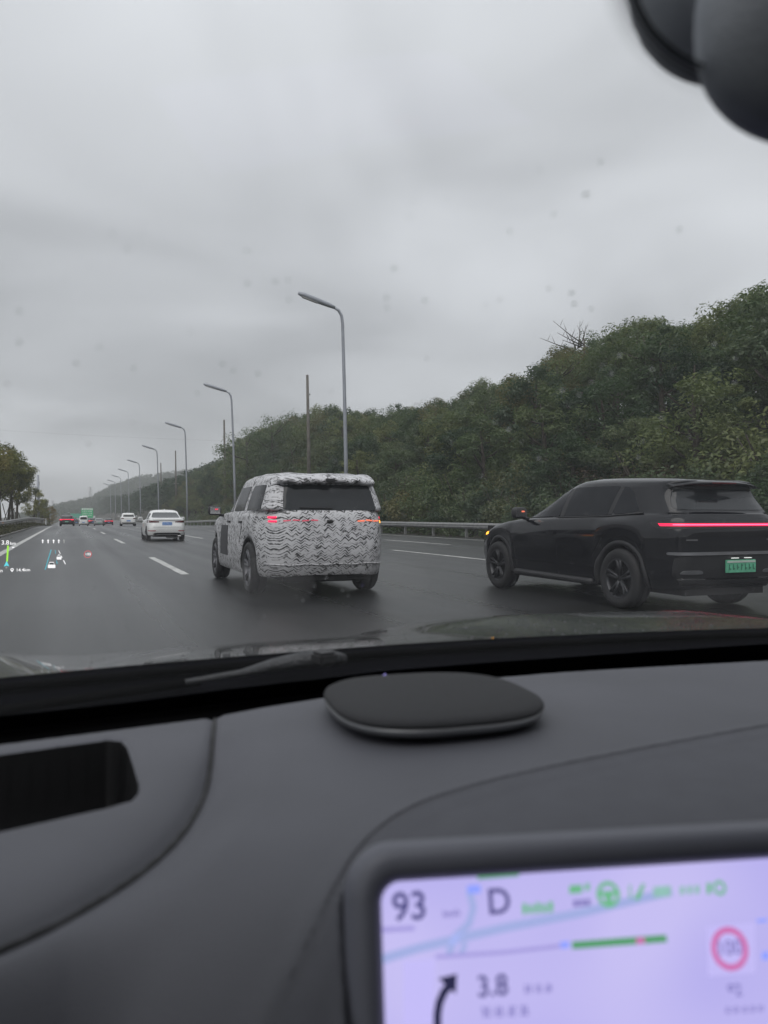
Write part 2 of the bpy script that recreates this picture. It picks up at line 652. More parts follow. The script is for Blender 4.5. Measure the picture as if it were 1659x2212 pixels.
YR = np.concatenate([np.linspace(-5, 80, 8), np.linspace(85, 170, 24), np.linspace(180, 700, 20)])


def ground_z(X, Y):
    X, Y = np.asarray(X, float), np.asarray(Y, float)
    s = np.clip(X - 21.2, 0, None)
    hill = np.minimum(s * .42, 6 + s * .16)
    hill = np.minimum(hill, 15)
    hill = hill * (1 + .12 * vnoise(X, Y, 3))
    left = np.clip((-3.35 - X) * .35, 0, .28)
    bank = np.clip((X + 8) * .05, -2.5, 0)
    far = np.clip((Y - 640) / 260, 0, 1) ** 1.2 * np.clip((X - (-40)) / 330, 0, 1) ** .75 * 60
    return hill + left + bank + far + sag(Y)


def sheet(name, xs, ys, m, dz=0.0, kind='structure'):
    X, Y = np.meshgrid(xs, ys, indexing='ij')
    P = np.dstack([X, Y, ground_z(X, Y) + dz])
    o = MB().grid(P).build(name, m, smooth=True)
    tag(o, kind=kind)
    return o


xs_r = np.concatenate([[19.6, 20.4, 21.2], np.linspace(22, 60, 30), np.linspace(70, 700, 40)])
ys = np.concatenate([np.linspace(-60, 200, 70), np.linspace(210, 1500, 90)])
hills = sheet('hillside', xs_r, ys, M['soil'], -.03)
xs_l = np.concatenate([np.linspace(-900, -60, 12), np.linspace(-50, -4.2, 14), [-3.9, -3.6, -3.35]])
verge = sheet('verge', xs_l, ys, M['grass_ground'], -.01)
road = MB().grid([[(x, y, float(sag(y))) for y in np.concatenate([np.linspace(-60, 80, 8), np.linspace(85, 170, 24), np.linspace(180, 1500, 30)])] for x in np.linspace(-3.36, 19.7, 8)]).build('road', M['road'])
tag(road, kind='structure')
# bedrock under everything, out to the horizon
base = MB().grid([[(x, y, -1.3) for y in np.linspace(-120, 1520, 6)] for x in np.linspace(-1300, 1300, 6)]).build('ground', M['soil'])
tag(base, kind='structure')
kerb = MB().grid([[(-3.34 - dx, y, float(sag(y)) + dz) for y in YR] for dx, dz in ((0, -.05), (0, .10), (.16, .10), (.16, -.05))]).build('kerb', M['concrete'])
tag(kerb, kind='structure')

# lane markings: solid edge on the left, broken lines between lanes
e = MB().grid([[(x, y, .004 + float(sag(y))) for y in YR] for x in (-2.05, -1.83)]).build('edge_line', M['mark'])
tag(e, kind='structure')
e = MB().grid([[(x, y, .004 + float(sag(y))) for y in YR] for x in (18.1, 18.3)]).build('edge_line', M['mark'])
tag(e, kind='structure')
for lx, y0, per, ln in ((2.12, 15.5, 18.7, 6.8), (6.35, 21.4, 18.7, 6.8), (10.15, 16.4, 18.7, 7.6), (14.2, 9.0, 18.7, 6.8)):
    for k in range(22):
        a = y0 + per * k
        if a > 420:
            break
        wob = .01
        q = MB().grid([[(lx + sx * .085 + random.uniform(-wob, wob), y, .004 + float(sag(y))) for y in np.linspace(a, a + ln, 8)] for sx in (-1, 1)])
        o = q.build('lane_marking', M['mark'])
        tag(o, kind='structure')

# ------------------------------------------------------------------ crash barriers
WB = [(-.155, 0), (-.15, .025), (-.11, .03), (-.075, .08), (-.035, .08), (0, .03), (.035, .08), (.075, .08), (.11, .03), (.15, .025), (.155, 0)]


def barrier(name, xf, y0, y1, face, label, step, ztop, post_step=4.0):
    """two-wave steel rail on posts; face -1 shows its waves towards -X"""
    t = empty(name, (xf(y0), y0, 0), 0, label, 'crash barrier')
    n = int((y1 - y0) / step) + 1
    yy = np.linspace(y0, y1, n)
    for a in range(0, n - 1, max(1, int(12 / step))):
        seg = yy[a:a + max(1, int(12 / step)) + 1]
        P = [[(xf(y) + face * d - xf(y0), y - y0, float(sag(y)) + ztop(y) - .155 + z + .004 * ((a // 3) % 2)) for z, d in WB] for y in seg]
        P2 = [[(q[0] - face * .006, q[1], q[2]) for q in row] for row in P]
        MB().grid(P).grid(P2, True).build('rail', M['galv'], t, smooth=True)
    np_ = int((y1 - y0) / post_step) + 1
    pm = None
    for k in range(np_):
        y = y0 + k * post_step
        h = ztop(y) + .02
        if pm is None:
            pm = MB().box((0, 0, .36), (.12, .14, .76)).box((face * .08, 0, .60), (.10, .10, .18)).build('post', M['galv'], t)
            o = pm
        else:
            o = pm.copy()
            COL.objects.link(o)
        o.location = (xf(y) - face * .14 - xf(y0), y - y0, ztop(y) - .76 + float(sag(y)))
    return t


br = barrier('crash_barrier', lambda y: 19.3 + 0 * y, 4, 300, -1, 'grey steel crash barrier along the foot of the wooded hillside', 4, lambda y: .80)
xl = lambda y: -4.25 + .35 * max(0, (y - 95) / 40) ** 2
bl = barrier('crash_barrier', xl, 26, 138, 1, 'galvanised crash barrier on the left grass verge below the yellowish trees', 4,
             lambda y: .84 + .42 * min(1, max(0, (y - 60) / 70)))
for y in (58.2, 98.2):
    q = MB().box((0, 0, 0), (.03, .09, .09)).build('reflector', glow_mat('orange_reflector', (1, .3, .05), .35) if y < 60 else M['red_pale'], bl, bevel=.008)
    q.location = (.07, y - 26, .70)
mk = empty('marker_post', (xl(137) + .3, 137, .1 + float(sag(137))), 0, 'small white marker post at the far end of the left barrier', 'marker post')
MB().tube([(0, 0, 0), (0, 0, .95), (0, .01, 1.15)], [.10, .10, .06], 10).build('post', M['sign_white'], mk)
MB().box((0, -.105, .95), (.14, .01, .18)).build('reflective_band', M['chrome'], mk)

# ------------------------------------------------------------------ lamp posts
lamp0 = None
lp_y = [58.3, 102.9, 148.3, 198.6, 251, 301, 347, 393, 438]
ordw = ['nearest, rising behind the wrapped car', 'second along the row, above the wrapped car bonnet', 'third along the row, right of the white saloon',
        'fourth along the row, above the roof of the white saloon', 'fifth along the row, just left of the white saloon', 'sixth along the row, above the white hatchback',
        'seventh along the row, partly faded in the haze', 'eighth along the row, faint in the haze', 'ninth and farthest lamp post that can be made out']
for i, y in enumerate(lp_y):
    lab = 'tall grey cranked lamp post, ' + ordw[i]
    if lamp0 is None:
        t = empty('lamp_post', (20.6, y, 0))
        MB().tube([(.0, 0, 0), (-.04, 0, 6), (-.16, 0, 12), (-.28, 0, 16.6), (-.36, 0, 17.25), (-.6, 0, 17.65), (-1.0, 0, 17.88)],
                  [.17, .155, .135, .12, .12, .12, .12], 12).build('pole', M['lamp'], t, smooth=True)
        MB().tube([(-.95, 0, 17.86), (-1.5, 0, 18.03), (-2.6, 0, 18.33), (-3.5, 0, 18.58), (-3.95, 0, 18.70)], [.13, .19, .22, .21, .12], 12).build('lamp_arm', M['lamp'], t, smooth=True)
        MB().box((-3.0, 0, 18.25), (1.3, .26, .06), ry=R(15)).build('lamp_lens', M['lens'], t)
        MB().box((0, 0, .06), (.5, .5, .12)).build('base_plate', M['galv'], t, bevel=.01)
        MB().box((.02, -.165, .8), (.16, .04, .4)).build('hatch_cover', M['galv'], t, bevel=.01)
        lamp0 = t
    else:
        t = copy_tree(lamp0)
        t.location = (20.6, y, 0)
    t.location.z = float(ground_z(20.6, y)) - .03
    t.scale.z = 1 - float(sag(y)) / 18.2
    t.rotation_euler.y = R([-.2, -.9, -.5, -.4, -.5, -.3, -.3, 0, 0][i])
    tag(t, lab, 'lamp post', 'lamp posts along the right side of the motorway')

# bare poles behind the barrier
pl = [(24.5, 81.5, 16.7, 'tall bare brown pole just behind the nearest lamp post', .6), (24.5, 131, 17.5, 'bare brown pole left of the second lamp post', .4),
      (24.5, 195.8, 17.4, 'bare thin pole with a small crossbar left of the third lamp post', .3), (24.5, 229, 16.5, 'short-looking bare pole beside the fourth lamp post', .3)]
p0 = None
for X, Y, ztp, lab, ln in pl:
    gz = float(ground_z(X, Y)) - .3
    t = empty('utility_pole', (X, Y, gz), 0, lab, 'pole', 'bare poles behind the lamp posts')
    hgt = ztp - gz
    MB().tube([(0, 0, 0), (-.05, 0, hgt * .5), (-.12, 0, hgt)], [.24, .19, .14], 12).build('pole', M['wood_pole'], t, smooth=True)
    for zz in (.86, .74):
        MB().tube([(0, 0, hgt * zz), (0, 0, hgt * zz + .12)], [.20, .20], 12).build('band', M['galv'], t)
    if Y > 190 and Y < 200:
        MB().box((0, 0, hgt * .52), (1.3, .1, .1)).build('crossbar', M['galv'], t)
    t.rotation_euler.y = R(-ln)

# gantry post on the left verge
g = empty('gantry_post', (-4.75, 140, -.3), 0, 'thick grey post with thin arms rising among the left trees', 'gantry post')
MB().tube([(0, 0, 0), (-.03, 0, 4), (-.12, 0, 8.3)], [.24, .22, .19], 14).build('post', M['lamp'], g, smooth=True)
MB().tube([(-.05, 0, 6.35), (-1.55, 0, 6.3)], .05, 8).build('arm', M['lamp'], g)
MB().tube([(-.05, 0, 4.75), (-1.7, 0, 4.75)], .05, 8).build('arm', M['lamp'], g)
MB().tube([(-1.15, 0, 6.3), (-1.15, 0, 4.75)], .045, 8).build('hanger', M['lamp'], g)
MB().box((-1.5, 0, 4.58), (.45, .1, .25)).build('sign_frame', M['lamp'], g)
MB().box((0, 0, 6.9), (.3, .3, .5)).build('control_box', M['galv'], g, bevel=.02)

# ------------------------------------------------------------------ guide signs far down the road


def guide_sign(name, x0, x1, ytop, ybot, Y, label, teal=False):
    a, b2 = at_y(x0, ytop, Y), at_y(x1, ybot, Y)
    wd, top, bot = b2[0] - a[0], a[2], b2[2]
    t = empty(name, ((a[0] + b2[0]) / 2, Y, 0), 0, label, 'road sign')
    cz = (top + bot) / 2
    MB().box((0, 0, cz), (wd, .12, top - bot)).build('sign_panel', M['sign_teal' if teal else 'sign_green'], t, bevel=.03)
    for sx in (-.35, .35):
        MB().tube([(sx * wd, .2, -.2), (sx * wd, .2, top - .1)], .1, 8).build('post', M['galv'], t)
    if not teal:
        MB().box((0, -.075, top - .11 * (top - bot)), (wd * .92, .02, .19 * (top - bot))).build('white_band', M['sign_white'], t)
        for k in range(6):
            MB().box((wd * (-.32 + .13 * k), -.09, top - .115 * (top - bot)), (wd * .05, .01, .10 * (top - bot))).build('character', M['sign_green'], t)
        rr = random.Random(3)
        for r_ in range(3):
            for k in range(5):
                ww = wd * rr.uniform(.06, .13)
                hh = (top - bot) * rr.uniform(.06, .12)
                MB().box((wd * (-.36 + .17 * k + rr.uniform(-.02, .02)), -.075, top - (top - bot) * (.34 + .2 * r_)), (ww, .02, hh)).build('character', M['sign_white'], t)
    return t


guide_sign('guide_sign', 175.5, 201, 1097.5, 1118.5, 330, 'large green guide sign with white top band above the white van')
guide_sign('guide_sign', 152, 176, 1109.5, 1119.5, 470, 'dull teal sign low behind and left of the green guide sign', True)


# ------------------------------------------------------------------ vegetation
def leaves(centres, radii, per, size, r_, flat=.75):
    """diamond leaves scattered through clumps; returns verts, tint"""
    n = len(centres) * per
    c = np.repeat(np.asarray(centres), per, 0)
    rad = np.repeat(np.asarray(radii), per)
    d = r_.normal(size=(n, 3))
    d /= np.linalg.norm(d, axis=1)[:, None]
    rr = r_.uniform(.25, 1, n) ** .6
    p = c + d * (rad * rr)[:, None] * [1, 1, flat]
    nrm = d * .85 + r_.normal(size=(n, 3)) * .38 + [0, 0, .55]
    nrm /= np.linalg.norm(nrm, axis=1)[:, None]
    t = np.cross(nrm, r_.normal(size=(n, 3)))
    t /= np.linalg.norm(t, axis=1)[:, None] + 1e-9
    b2 = np.cross(nrm, t)
    s = size * r_.uniform(.6, 1.3, n)
    L_ = t * s[:, None]
    Wd = b2 * (s * .42)[:, None]
    v = np.stack([p - L_, p + Wd + nrm * (s * .1)[:, None], p + L_, p - Wd + nrm * (s * .1)[:, None]], 1).reshape(-1, 3)
    tint_ = np.repeat(np.clip(np.repeat(r_.uniform(0, .6, len(centres)), per) + r_.uniform(0, .45, n), 0, 1), 4)
    return v, tint_


def leaf_mesh(name, v, tint_, m):
    n = len(v) // 4
    me = bpy.data.meshes.new(name)
    me.vertices.add(len(v))
    me.vertices.foreach_set('co', np.asarray(v, np.float32).ravel())
    me.loops.add(len(v))
    me.loops.foreach_set('vertex_index', np.arange(len(v), dtype=np.int32))
    me.polygons.add(n)
    me.polygons.foreach_set('loop_start', np.arange(0, len(v), 4, dtype=np.int32))
    me.polygons.foreach_set('loop_total', np.full(n, 4, np.int32))
    at = me.attributes.new('tint', 'FLOAT', 'POINT')
    at.data.foreach_set('value', np.asarray(tint_, np.float32))
    me.materials.append(m)
    me.update(calc_edges=True)
    return me


def tree_proto(seed, height, crad, m, bark, clumps=46, per=70, leaf=.16, crown_base=.28, open_=0.0, stems=1):
    r_ = np.random.default_rng(seed)
    wood = MB()
    cs, rs = [], []
    for st in range(stems):
        lean = r_.uniform(-.10, .10, 2) * height * (1 + .6 * (stems > 1))
        off = r_.uniform(-.35, .35, 2) * (stems > 1)
        tp = [(off[0] + lean[0] * t ** 1.4 + .06 * math.sin(3 * t + seed), off[1] + lean[1] * t ** 1.4, height * .86 * t) for t in np.linspace(0, 1, 7)]
        br_ = .035 * height / stems ** .5
        wood.tube(tp, [br_ * (1 - .85 * k / 6) for k in range(7)], 7)
        for k in range(9):
            t = r_.uniform(crown_base * .8, .9)
            i0 = t * 6
            p0_ = np.array(tp[int(i0)]) * (1 - i0 % 1) + np.array(tp[min(6, int(i0) + 1)]) * (i0 % 1)
            an = r_.uniform(0, 2 * math.pi)
            ln = crad * r_.uniform(.55, .95) * (1.15 - .6 * t)
            p2 = p0_ + np.array([math.cos(an) * ln, math.sin(an) * ln, ln * r_.uniform(.35, .9)])
            pm_ = (p0_ + p2) / 2 + [0, 0, -.08 * ln]
            wood.tube([p0_, pm_, p2], [br_ * .4 * (1.1 - t), br_ * .26, br_ * .08], 5)
            cs.append(p2)
            rs.append(crad * r_.uniform(.22, .36))
    zc, zh = height * (1 + crown_base) / 2, height * (1 - crown_base) / 2
    while len(cs) < clumps:
        d = r_.normal(size=3)
        d /= np.linalg.norm(d)
        q = r_.uniform(.35, 1.0) ** .5
        lob = 1 + .22 * math.sin(3 * math.atan2(d[1], d[0]) + seed) + .15 * math.sin(5 * d[2] + seed * 2)
        p = np.array([d[0] * crad * lob * q, d[1] * crad * lob * q, zc + d[2] * zh * q])
        taper = 1 - .35 * max(0, (p[2] - zc) / zh)
        p[:2] *= taper
        if r_.random() < open_:
            continue
        cs.append(p)
        rs.append(crad * r_.uniform(.16, .36))
    cs = np.array(cs)
    cs[:, 2] = np.minimum(cs[:, 2], height * .97)
    v, tn = leaves(cs, rs, per, leaf, r_)
    trunk = wood.build('trunk', bark, smooth=True, normals=False)
    crown_me = leaf_mesh('crown', v, tn, m)
    crown = link(bpy.data.objects.new('crown', crown_me))
    return trunk, crown


def bush_proto(seed, height, crad, m, clumps=24, per=130, leaf=.08):
    r_ = np.random.default_rng(seed)
    cs, rs = [], []
    for k in range(clumps):
        an, q = r_.uniform(0, 2 * math.pi), r_.uniform(0, 1) ** .5
        z = height * r_.uniform(.12, .9) * (1 - .45 * q * q)
        cs.append((math.cos(an) * crad * q, math.sin(an) * crad * q, z))
        rs.append(crad * r_.uniform(.28, .46))
    v, tn = leaves(cs, rs, per, leaf, r_)
    crown = link(bpy.data.objects.new('foliage', leaf_mesh('foliage', v, tn, m)))
    wood = MB()
    for k in range(5):
        an = r_.uniform(0, 6.28)
        wood.tube([(0, 0, 0), (math.cos(an) * .2 * crad, math.sin(an) * .2 * crad, height * .4), (math.cos(an) * .5 * crad, math.sin(an) * .5 * crad, height * .75)], [.05, .035, .012], 5)
    return wood.build('stem', M['bark'], smooth=True, normals=False), crown


SKY = np.array([(-400, 1075), (280, 1072), (300, 1062), (330, 1050), (400, 1025), (460, 1002), (508, 985), (516, 935), (530, 910), (560, 903), (620, 893), (700, 882), (780, 885), (830, 893),
                (870, 872), (930, 866), (990, 858), (1040, 822), (1060, 813), (1100, 826), (1140, 795), (1200, 757), (1260, 737), (1300, 712), (1345, 702), (1360, 688),
                (1410, 672), (1450, 692), (1480, 688), (1520, 680), (1560, 653), (1600, 640), (1659, 620), (1800, 585), (2600, 500)], float)


def top_limit(X, Y):
    x, y, z = px((X, Y, 5))
    if z <= 1:
        return 30.0
    return EYE + (1115 - np.interp(x, SKY[:, 0], SKY[:, 1])) / F * z


protos = [
    ('broadleaf_tree', 'mid green broadleaf tree', tree_proto(21, 7.0, 2.6, M['leaf'], M['bark'], 50, 150, .105)),
    ('broadleaf_tree', 'mid green broadleaf tree', tree_proto(22, 7.0, 2.3, M['leaf'], M['bark'], 42, 150, .10, .2)),
    ('dark_tree', 'dark green tree', tree_proto(23, 7.0, 2.2, M['leaf2'], M['bark'], 44, 150, .105, .15)),
    ('dark_tree', 'dark green tree', tree_proto(24, 7.0, 2.7, M['leaf2'], M['bark'], 48, 150, .11, .25)),
    ('olive_tree', 'olive green tree', tree_proto(25, 7.0, 2.5, M['leaf3'], M['bark'], 42, 150, .10, .22)),
    ('loose_tree', 'loose spreading tree', tree_proto(26, 7.0, 3.0, M['leaf'], M['bark'], 36, 110, .10, .3, .2)),
]
bushes = [
    ('dense_bush', 'mid green bush', bush_proto(31, 2.6, 1.7, M['leaf'])),
    ('dense_bush', 'dark green bush', bush_proto(32, 2.6, 1.6, M['leaf2'])),
    ('dense_bush', 'olive green bush', bush_proto(33, 2.4, 1.7, M['leaf3'])),
    ('dense_bush', 'brownish bush', bush_proto(34, 2.2, 1.5, M['leaf5'], 18, 110)),
    ('dense_bush', 'dark green bush', bush_proto(35, 2.8, 1.5, M['leaf2'], 26, 130, .085)),
]
used = set()


def plant(proto, loc, s, rz, label, cat, group, sxy=1.0):
    name, _, (wood, crown) = proto
    t = empty(name, loc, rz, label, cat, group)
    t.scale = (s * sxy, s * sxy, s)
    for o in (wood, crown):
        if o.name in used:
            c = o.copy()
            COL.objects.link(c)
            c.name = o.data.name
        else:
            used.add(o.name)
            c = o
        c.parent = t
    return t


def where(x):
    for lim, s in ((330, 'far beyond the white saloon'), (400, 'near the third lamp post'), (500, 'near the second lamp post'), (660, 'left of the nearest bare pole'),
                   (760, 'behind the nearest lamp post'), (880, 'right of the nearest lamp post'), (1030, 'left of the black car'), (1180, "above the black car's bonnet"),
                   (1400, "above the black car's windows")):
        if x < lim:
            return s
    return "above the black car's tail"


n_tree = n_bush = 0
# dense edge of bushes along the foot of the slope
y = 12.0
while y < 135:
    for row in range(3):
        X = 22.2 + row * 2.1 + random.uniform(-.5, .5)
        Y = y + random.uniform(-.8, .8) + row * .7
        p = px((X, Y, 1))
        if p[0] > 1850 or p[0] < 380:
            continue
        b = random.choices(bushes, [3, 4, 3, 1.2, 3])[0]
        s = random.uniform(.8, 1.35) * (1.15 if row else 1)
        plant(b, (X, Y, float(ground_z(X, Y)) - .15), s, random.uniform(0, 6.3), f'{b[1]} at the slope foot {where(p[0])}', 'bush', 'bushes at the foot of the wooded slope')
        n_bush += 1
    y += 2.3 + max(0, y - 40) * .022
# trees up the slope
X = 25.5
while X < 50:
    Y = 14 + (X % 3)
    while Y < 230:
        back = X > 37
        x_, y_ = X + random.uniform(-1.1, 1.1), Y + random.uniform(-1.3, 1.3)
        p = px((x_, y_, 6))
        Y += (4.7 if not back else 3.9) + .02 * max(0, Y - 50)
        if p[0] > 2000 or p[0] < 300:
            continue
        gz = float(ground_z(x_, y_))
        lim = top_limit(x_, y_)
        if lim - gz < 2.2:
            continue
        h = (random.uniform(5.2, 9.8) if not back else 40)
        if X < 28.5:
            h = random.uniform(3.6, 7.4)
        if y_ > 112 and x_ > 26 and x_ < 36:
            h = random.uniform(9, 14)
        h = min(h, lim - gz - random.uniform(0, .7 if back else 1.6) + (.6 if random.random() < .3 else 0), 13.5)
        # hidden behind nearer rows: skip those that cannot show
        if h + gz < 1.15 + (x_ / 27.0) * 3.0 and X > 31:
            continue
        pr = random.choices(protos, [4, 3, 3, 3, 3, 2])[0]
        row_ = 'low on the slope' if x_ < 29 else ('on the wooded skyline' if gz + h > lim - 1.2 else 'halfway up the slope')
        s = h / 7.0
        sxy = min(1.3, max(.8, 1.12 / s ** .45)) * random.uniform(.9, 1.12)
        plant(pr, (x_, y_, gz - .2), s, random.uniform(0, 6.3), f'{pr[1]} {row_} {where(p[0])}', 'tree', 'trees in the wood on the right slope', sxy)
        n_tree += 1
    X += 4.0
print('trees', n_tree, 'bushes', n_bush)


def lone(proto, X, Y, ztop, label, group=None, sxy=1.0, dz=-.2):
    gz = float(ground_z(X, Y)) + dz
    s = (ztop - gz) / 7.0
    return plant(proto, (X, Y, gz), s, random.uniform(0, 6.3), label, 'tree', group, sxy)


# spreading tree that ends the nearer stand
lone(protos[5], 27.0, 124, 16.2, 'spreading loose-branched tree at the left end of the nearer wood', None, .95)
lone(protos[5], 29.5, 117, 17.5, 'tall rounded tree next to the spreading tree at the end of the wood', None, .8)

# leafless branching top above the wood
bt = empty('bare_tree', (43.0, 57.5, float(ground_z(43, 57.5))), 0, 'pale leafless branches sticking up above the skyline of the wood', 'bare tree')
wd = MB()
zt = top_limit(43, 57.5)
gzb = float(ground_z(43, 57.5))
wd.tube([(0, 0, 0), (.2, 0, (zt - gzb) * .6), (.1, 0, zt - gzb + .2)], [.16, .12, .07], 7)
trunk_b = wd.build('trunk', M['pale_bark'], bt, smooth=True)
for k, (dx, dz_) in enumerate([(-3.2, 1.9), (-2.6, 1.0), (-1.9, .5), (.9, 2.2), (.4, 2.6), (-.6, 1.4), (-3.6, .9)]):
    b0 = (.1 - .1 * k, .1 * k, zt - gzb - .3 - .08 * k)
    m1 = MB().tube([b0, (b0[0] + dx * .5, b0[1], b0[2] + dz_ * .42), (b0[0] + dx, b0[1] + .2, b0[2] + dz_)], [.07, .045, .015], 5)
    for j in range(3):
        u_ = .4 + .2 * j
        q0 = (b0[0] + dx * u_, b0[1], b0[2] + dz_ * u_)
        m1.tube([q0, (q0[0] + .3 * (-1) ** j, q0[1], q0[2] + .6)], [.025, .008], 4)
    m1.build('branch', M['pale_bark'], bt, smooth=True)

# left roadside trees: yellowish crowns on several bare stems
lt = [('roadside_tree', 'x', tree_proto(41, 7.0, 2.2, M['leaf4'], M['pale_bark'], 64, 110, .115, .38, .1, 2)),
      ('roadside_tree', 'x', tree_proto(42, 7.0, 2.4, M['leaf4'], M['pale_bark'], 58, 110, .115, .34, .1, 3)),
      ('roadside_tree', 'x', tree_proto(43, 7.0, 2.5, M['leaf3'], M['pale_bark'], 56, 110, .115, .36, .1, 2)),
      ('roadside_tree', 'x', tree_proto(44, 7.0, 2.3, M['leaf4'], M['pale_bark'], 58, 110, .115, .08, 0, 2))]
LT = [(0, -7.2, 72, 8.1, 'tall yellow-green roadside tree cut by the left edge of the picture, nearest of the row', 1.05),
      (1, -6.6, 78, 8.3, 'yellow-green roadside tree with dark leaning stem, second of the left row', .95),
      (2, -6.3, 86, 8.4, 'olive roadside tree in the middle of the left row', .9),
      (0, -6.0, 94, 8.3, 'yellow-green roadside tree over thin stems, third from the end of the left row', .85),
      (2, -5.9, 101, 7.6, 'olive roadside tree with branches reaching the grey gantry post', .9),
      (1, -8.8, 90, 8.6, 'yellow-green tree set back behind the left row', .9),
      (3, -5.3, 133, 6.3, 'rounded yellow-green tree standing right in front of the grey gantry post', .80),
      (3, -4.3, 146, 4.6, 'lower olive green tree right of the rounded one, at the end of the left barrier', .9),
      (3, -3.6, 165, 3.4, 'small dark tree farthest along the left verge', 1.0)]
for k, X, Y, zt, lab, sxy in LT:
    t = lone(lt[k], X, Y, zt, lab, 'trees along the left verge', sxy, -.1)
    if Y < 110:
        for j in range(3):                          # propping stakes
            an = 2.1 * j + .5
            st = MB().tube([(math.cos(an) * 1.1, math.sin(an) * 1.1, 0), (math.cos(an) * .12, math.sin(an) * .12, 1.9)], .04, 6).build('prop', M['pale_bark'], t)

# low growth on the verge, and undergrowth carpeting the slope
r_ = np.random.default_rng(5)
n = 2600
X = -3.6 - r_.uniform(0, 1, n) ** 1.3 * 3.2
Y = 40 + r_.uniform(0, 1, n) * 130
c = np.stack([X, Y, ground_z(X, Y) + .06], 1)
v, tn = leaves(c, np.full(n, .26), 14, .11, r_, .6)
o = link(bpy.data.objects.new('weeds', leaf_mesh('weeds', v, tn, M['weeds'])))
tag(o, 'rank weeds growing on the left verge below the crash barrier', 'weeds', kind='stuff')
n = 5200
X = 20.2 + r_.uniform(0, 1, n) ** 1.1 * 24
Y = 12 + r_.uniform(0, 1, n) ** 1.4 * 240
n2 = 2600
X2, Y2 = 38 + r_.uniform(0, 1, n2) * 26, 16 + r_.uniform(0, 1, n2) ** 1.2 * 150
z2 = np.array([min(float(ground_z(x_, y_)) + r_.uniform(.3, 4.5), top_limit(x_, y_) - 1.2) for x_, y_ in zip(X2, Y2)])
c = np.stack([X, Y, ground_z(X, Y) + .15 + r_.uniform(0, .5, n) * (X > 22)], 1)
c = np.concatenate([c, np.stack([X2, Y2, z2], 1)])
v, tn = leaves(c, np.concatenate([np.where(X < 22, .3, .75), np.full(n2, .95)]), 16, .17, r_, .8)
o = link(bpy.data.objects.new('undergrowth', leaf_mesh('undergrowth', v, tn, M['leaf2'])))
tag(o, 'tangled undergrowth carpeting the slope behind the right barrier', 'undergrowth', kind='stuff')

# the wood farther along the road reads as one mass
cs, rs = [], []
for k in range(5200):
    Y = 215 + r_.uniform() ** 1.2 * 520
    X = 23 + r_.uniform() ** 1.4 * 55
    gz = float(ground_z(X, Y))
    lim = top_limit(X, Y)
    h = lim - gz
    if h < .5:
        continue
    h = min(h, 13) * (.93 + .14 * math.sin(Y * .35) * math.sin(X * .5 + Y * .11))
    cs.append((X, Y, gz + h * (1 - .75 * r_.uniform() ** 1.5)))
    rs.append(r_.uniform(.8, 1.7))
v, tn = leaves(cs, rs, 13, .55, r_)
o = link(bpy.data.objects.new('far_wood', leaf_mesh('far_wood', v, tn, M['far_leaf'])))
tag(o, 'hazy wooded slope continuing along the right side of the motorway', 'wood', kind='stuff')
cs, rs = [], []
for k in range(9000):
    Y = 650 + r_.uniform() * 480
    X = -45 + r_.uniform() * 420
    gz = float(ground_z(X, Y))
    if px((X, Y, gz))[0] > 620:
        continue
    cs.append((X, Y, gz + r_.uniform(1, 5.5)))
    rs.append(r_.uniform(1.6, 3.4))
v, tn = leaves(cs, rs, 9, 1.3, r_)
o = link(bpy.data.objects.new('hill_wood', leaf_mesh('hill_wood', v, tn, M['far_leaf'])))
tag(o, 'faint grey-green wood covering the distant hill at the end of the road', 'wood', kind='stuff')


# distant pylons and a faint overhead wire
def pylon(x, ybase, ytop, Y, label):
    a, b2 = at_y(x, ybase, Y), at_y(x, ytop, Y)
    h = b2[2] - a[2]
    t = empty('pylon', tuple(a), 0, label, 'pylon', 'faint pylons on the distant hill')
    for sx in (-1, 1):
        for sy in (-1, 1):
            MB().tube([(sx * h * .12, sy * h * .12, 0), (sx * h * .03, sy * h * .03, h * .7), (0, 0, h)], [.28, .22, .12], 5).build('leg', M['galv'], t)
    for zf, wdt in ((.68, .2), (.8, .17), (.92, .12)):
        MB().tube([(-h * wdt, 0, h * zf), (h * wdt, 0, h * zf)], .2, 5).build('crossarm', M['galv'], t)
    for k in range(5):
        z0, z1 = h * .14 * k, h * .14 * (k + 1)
        w0, w1 = h * (.12 - .018 * k), h * (.12 - .018 * (k + 1))
        MB().tube([(-w0, -w0, z0), (w1, -w1, z1)], .14, 4).tube([(w0, -w0, z0), (-w1, -w1, z1)], .14, 4).build('brace', M['galv'], t)


pylon(195, 1084, 1051, 900, 'faint lattice pylon above the distant hill')
pylon(114, 1098, 1080, 1150, 'tiny pylon at the foot of the distant hill')
wr = MB()
pts = []
for k in range(25):
    u_ = k / 24
    q = at_y(-60 + 900 * u_, 925 + 32 * (1 - (1 - u_) ** 2), 190)
    pts.append(tuple(q))
wire = wr.tube(pts, .010, 5).build('overhead_wire', M['trim'])
tag(wire, 'faint thin overhead wire slung high across the motorway', 'wire')
# ------------------------------------------------------------------ vehicles


def pw(pts):
    xs_ = np.array([p[0] for p in pts], float)
    zs_ = np.array([p[1] for p in pts], float)
    return lambda y: np.interp(y, xs_, zs_)


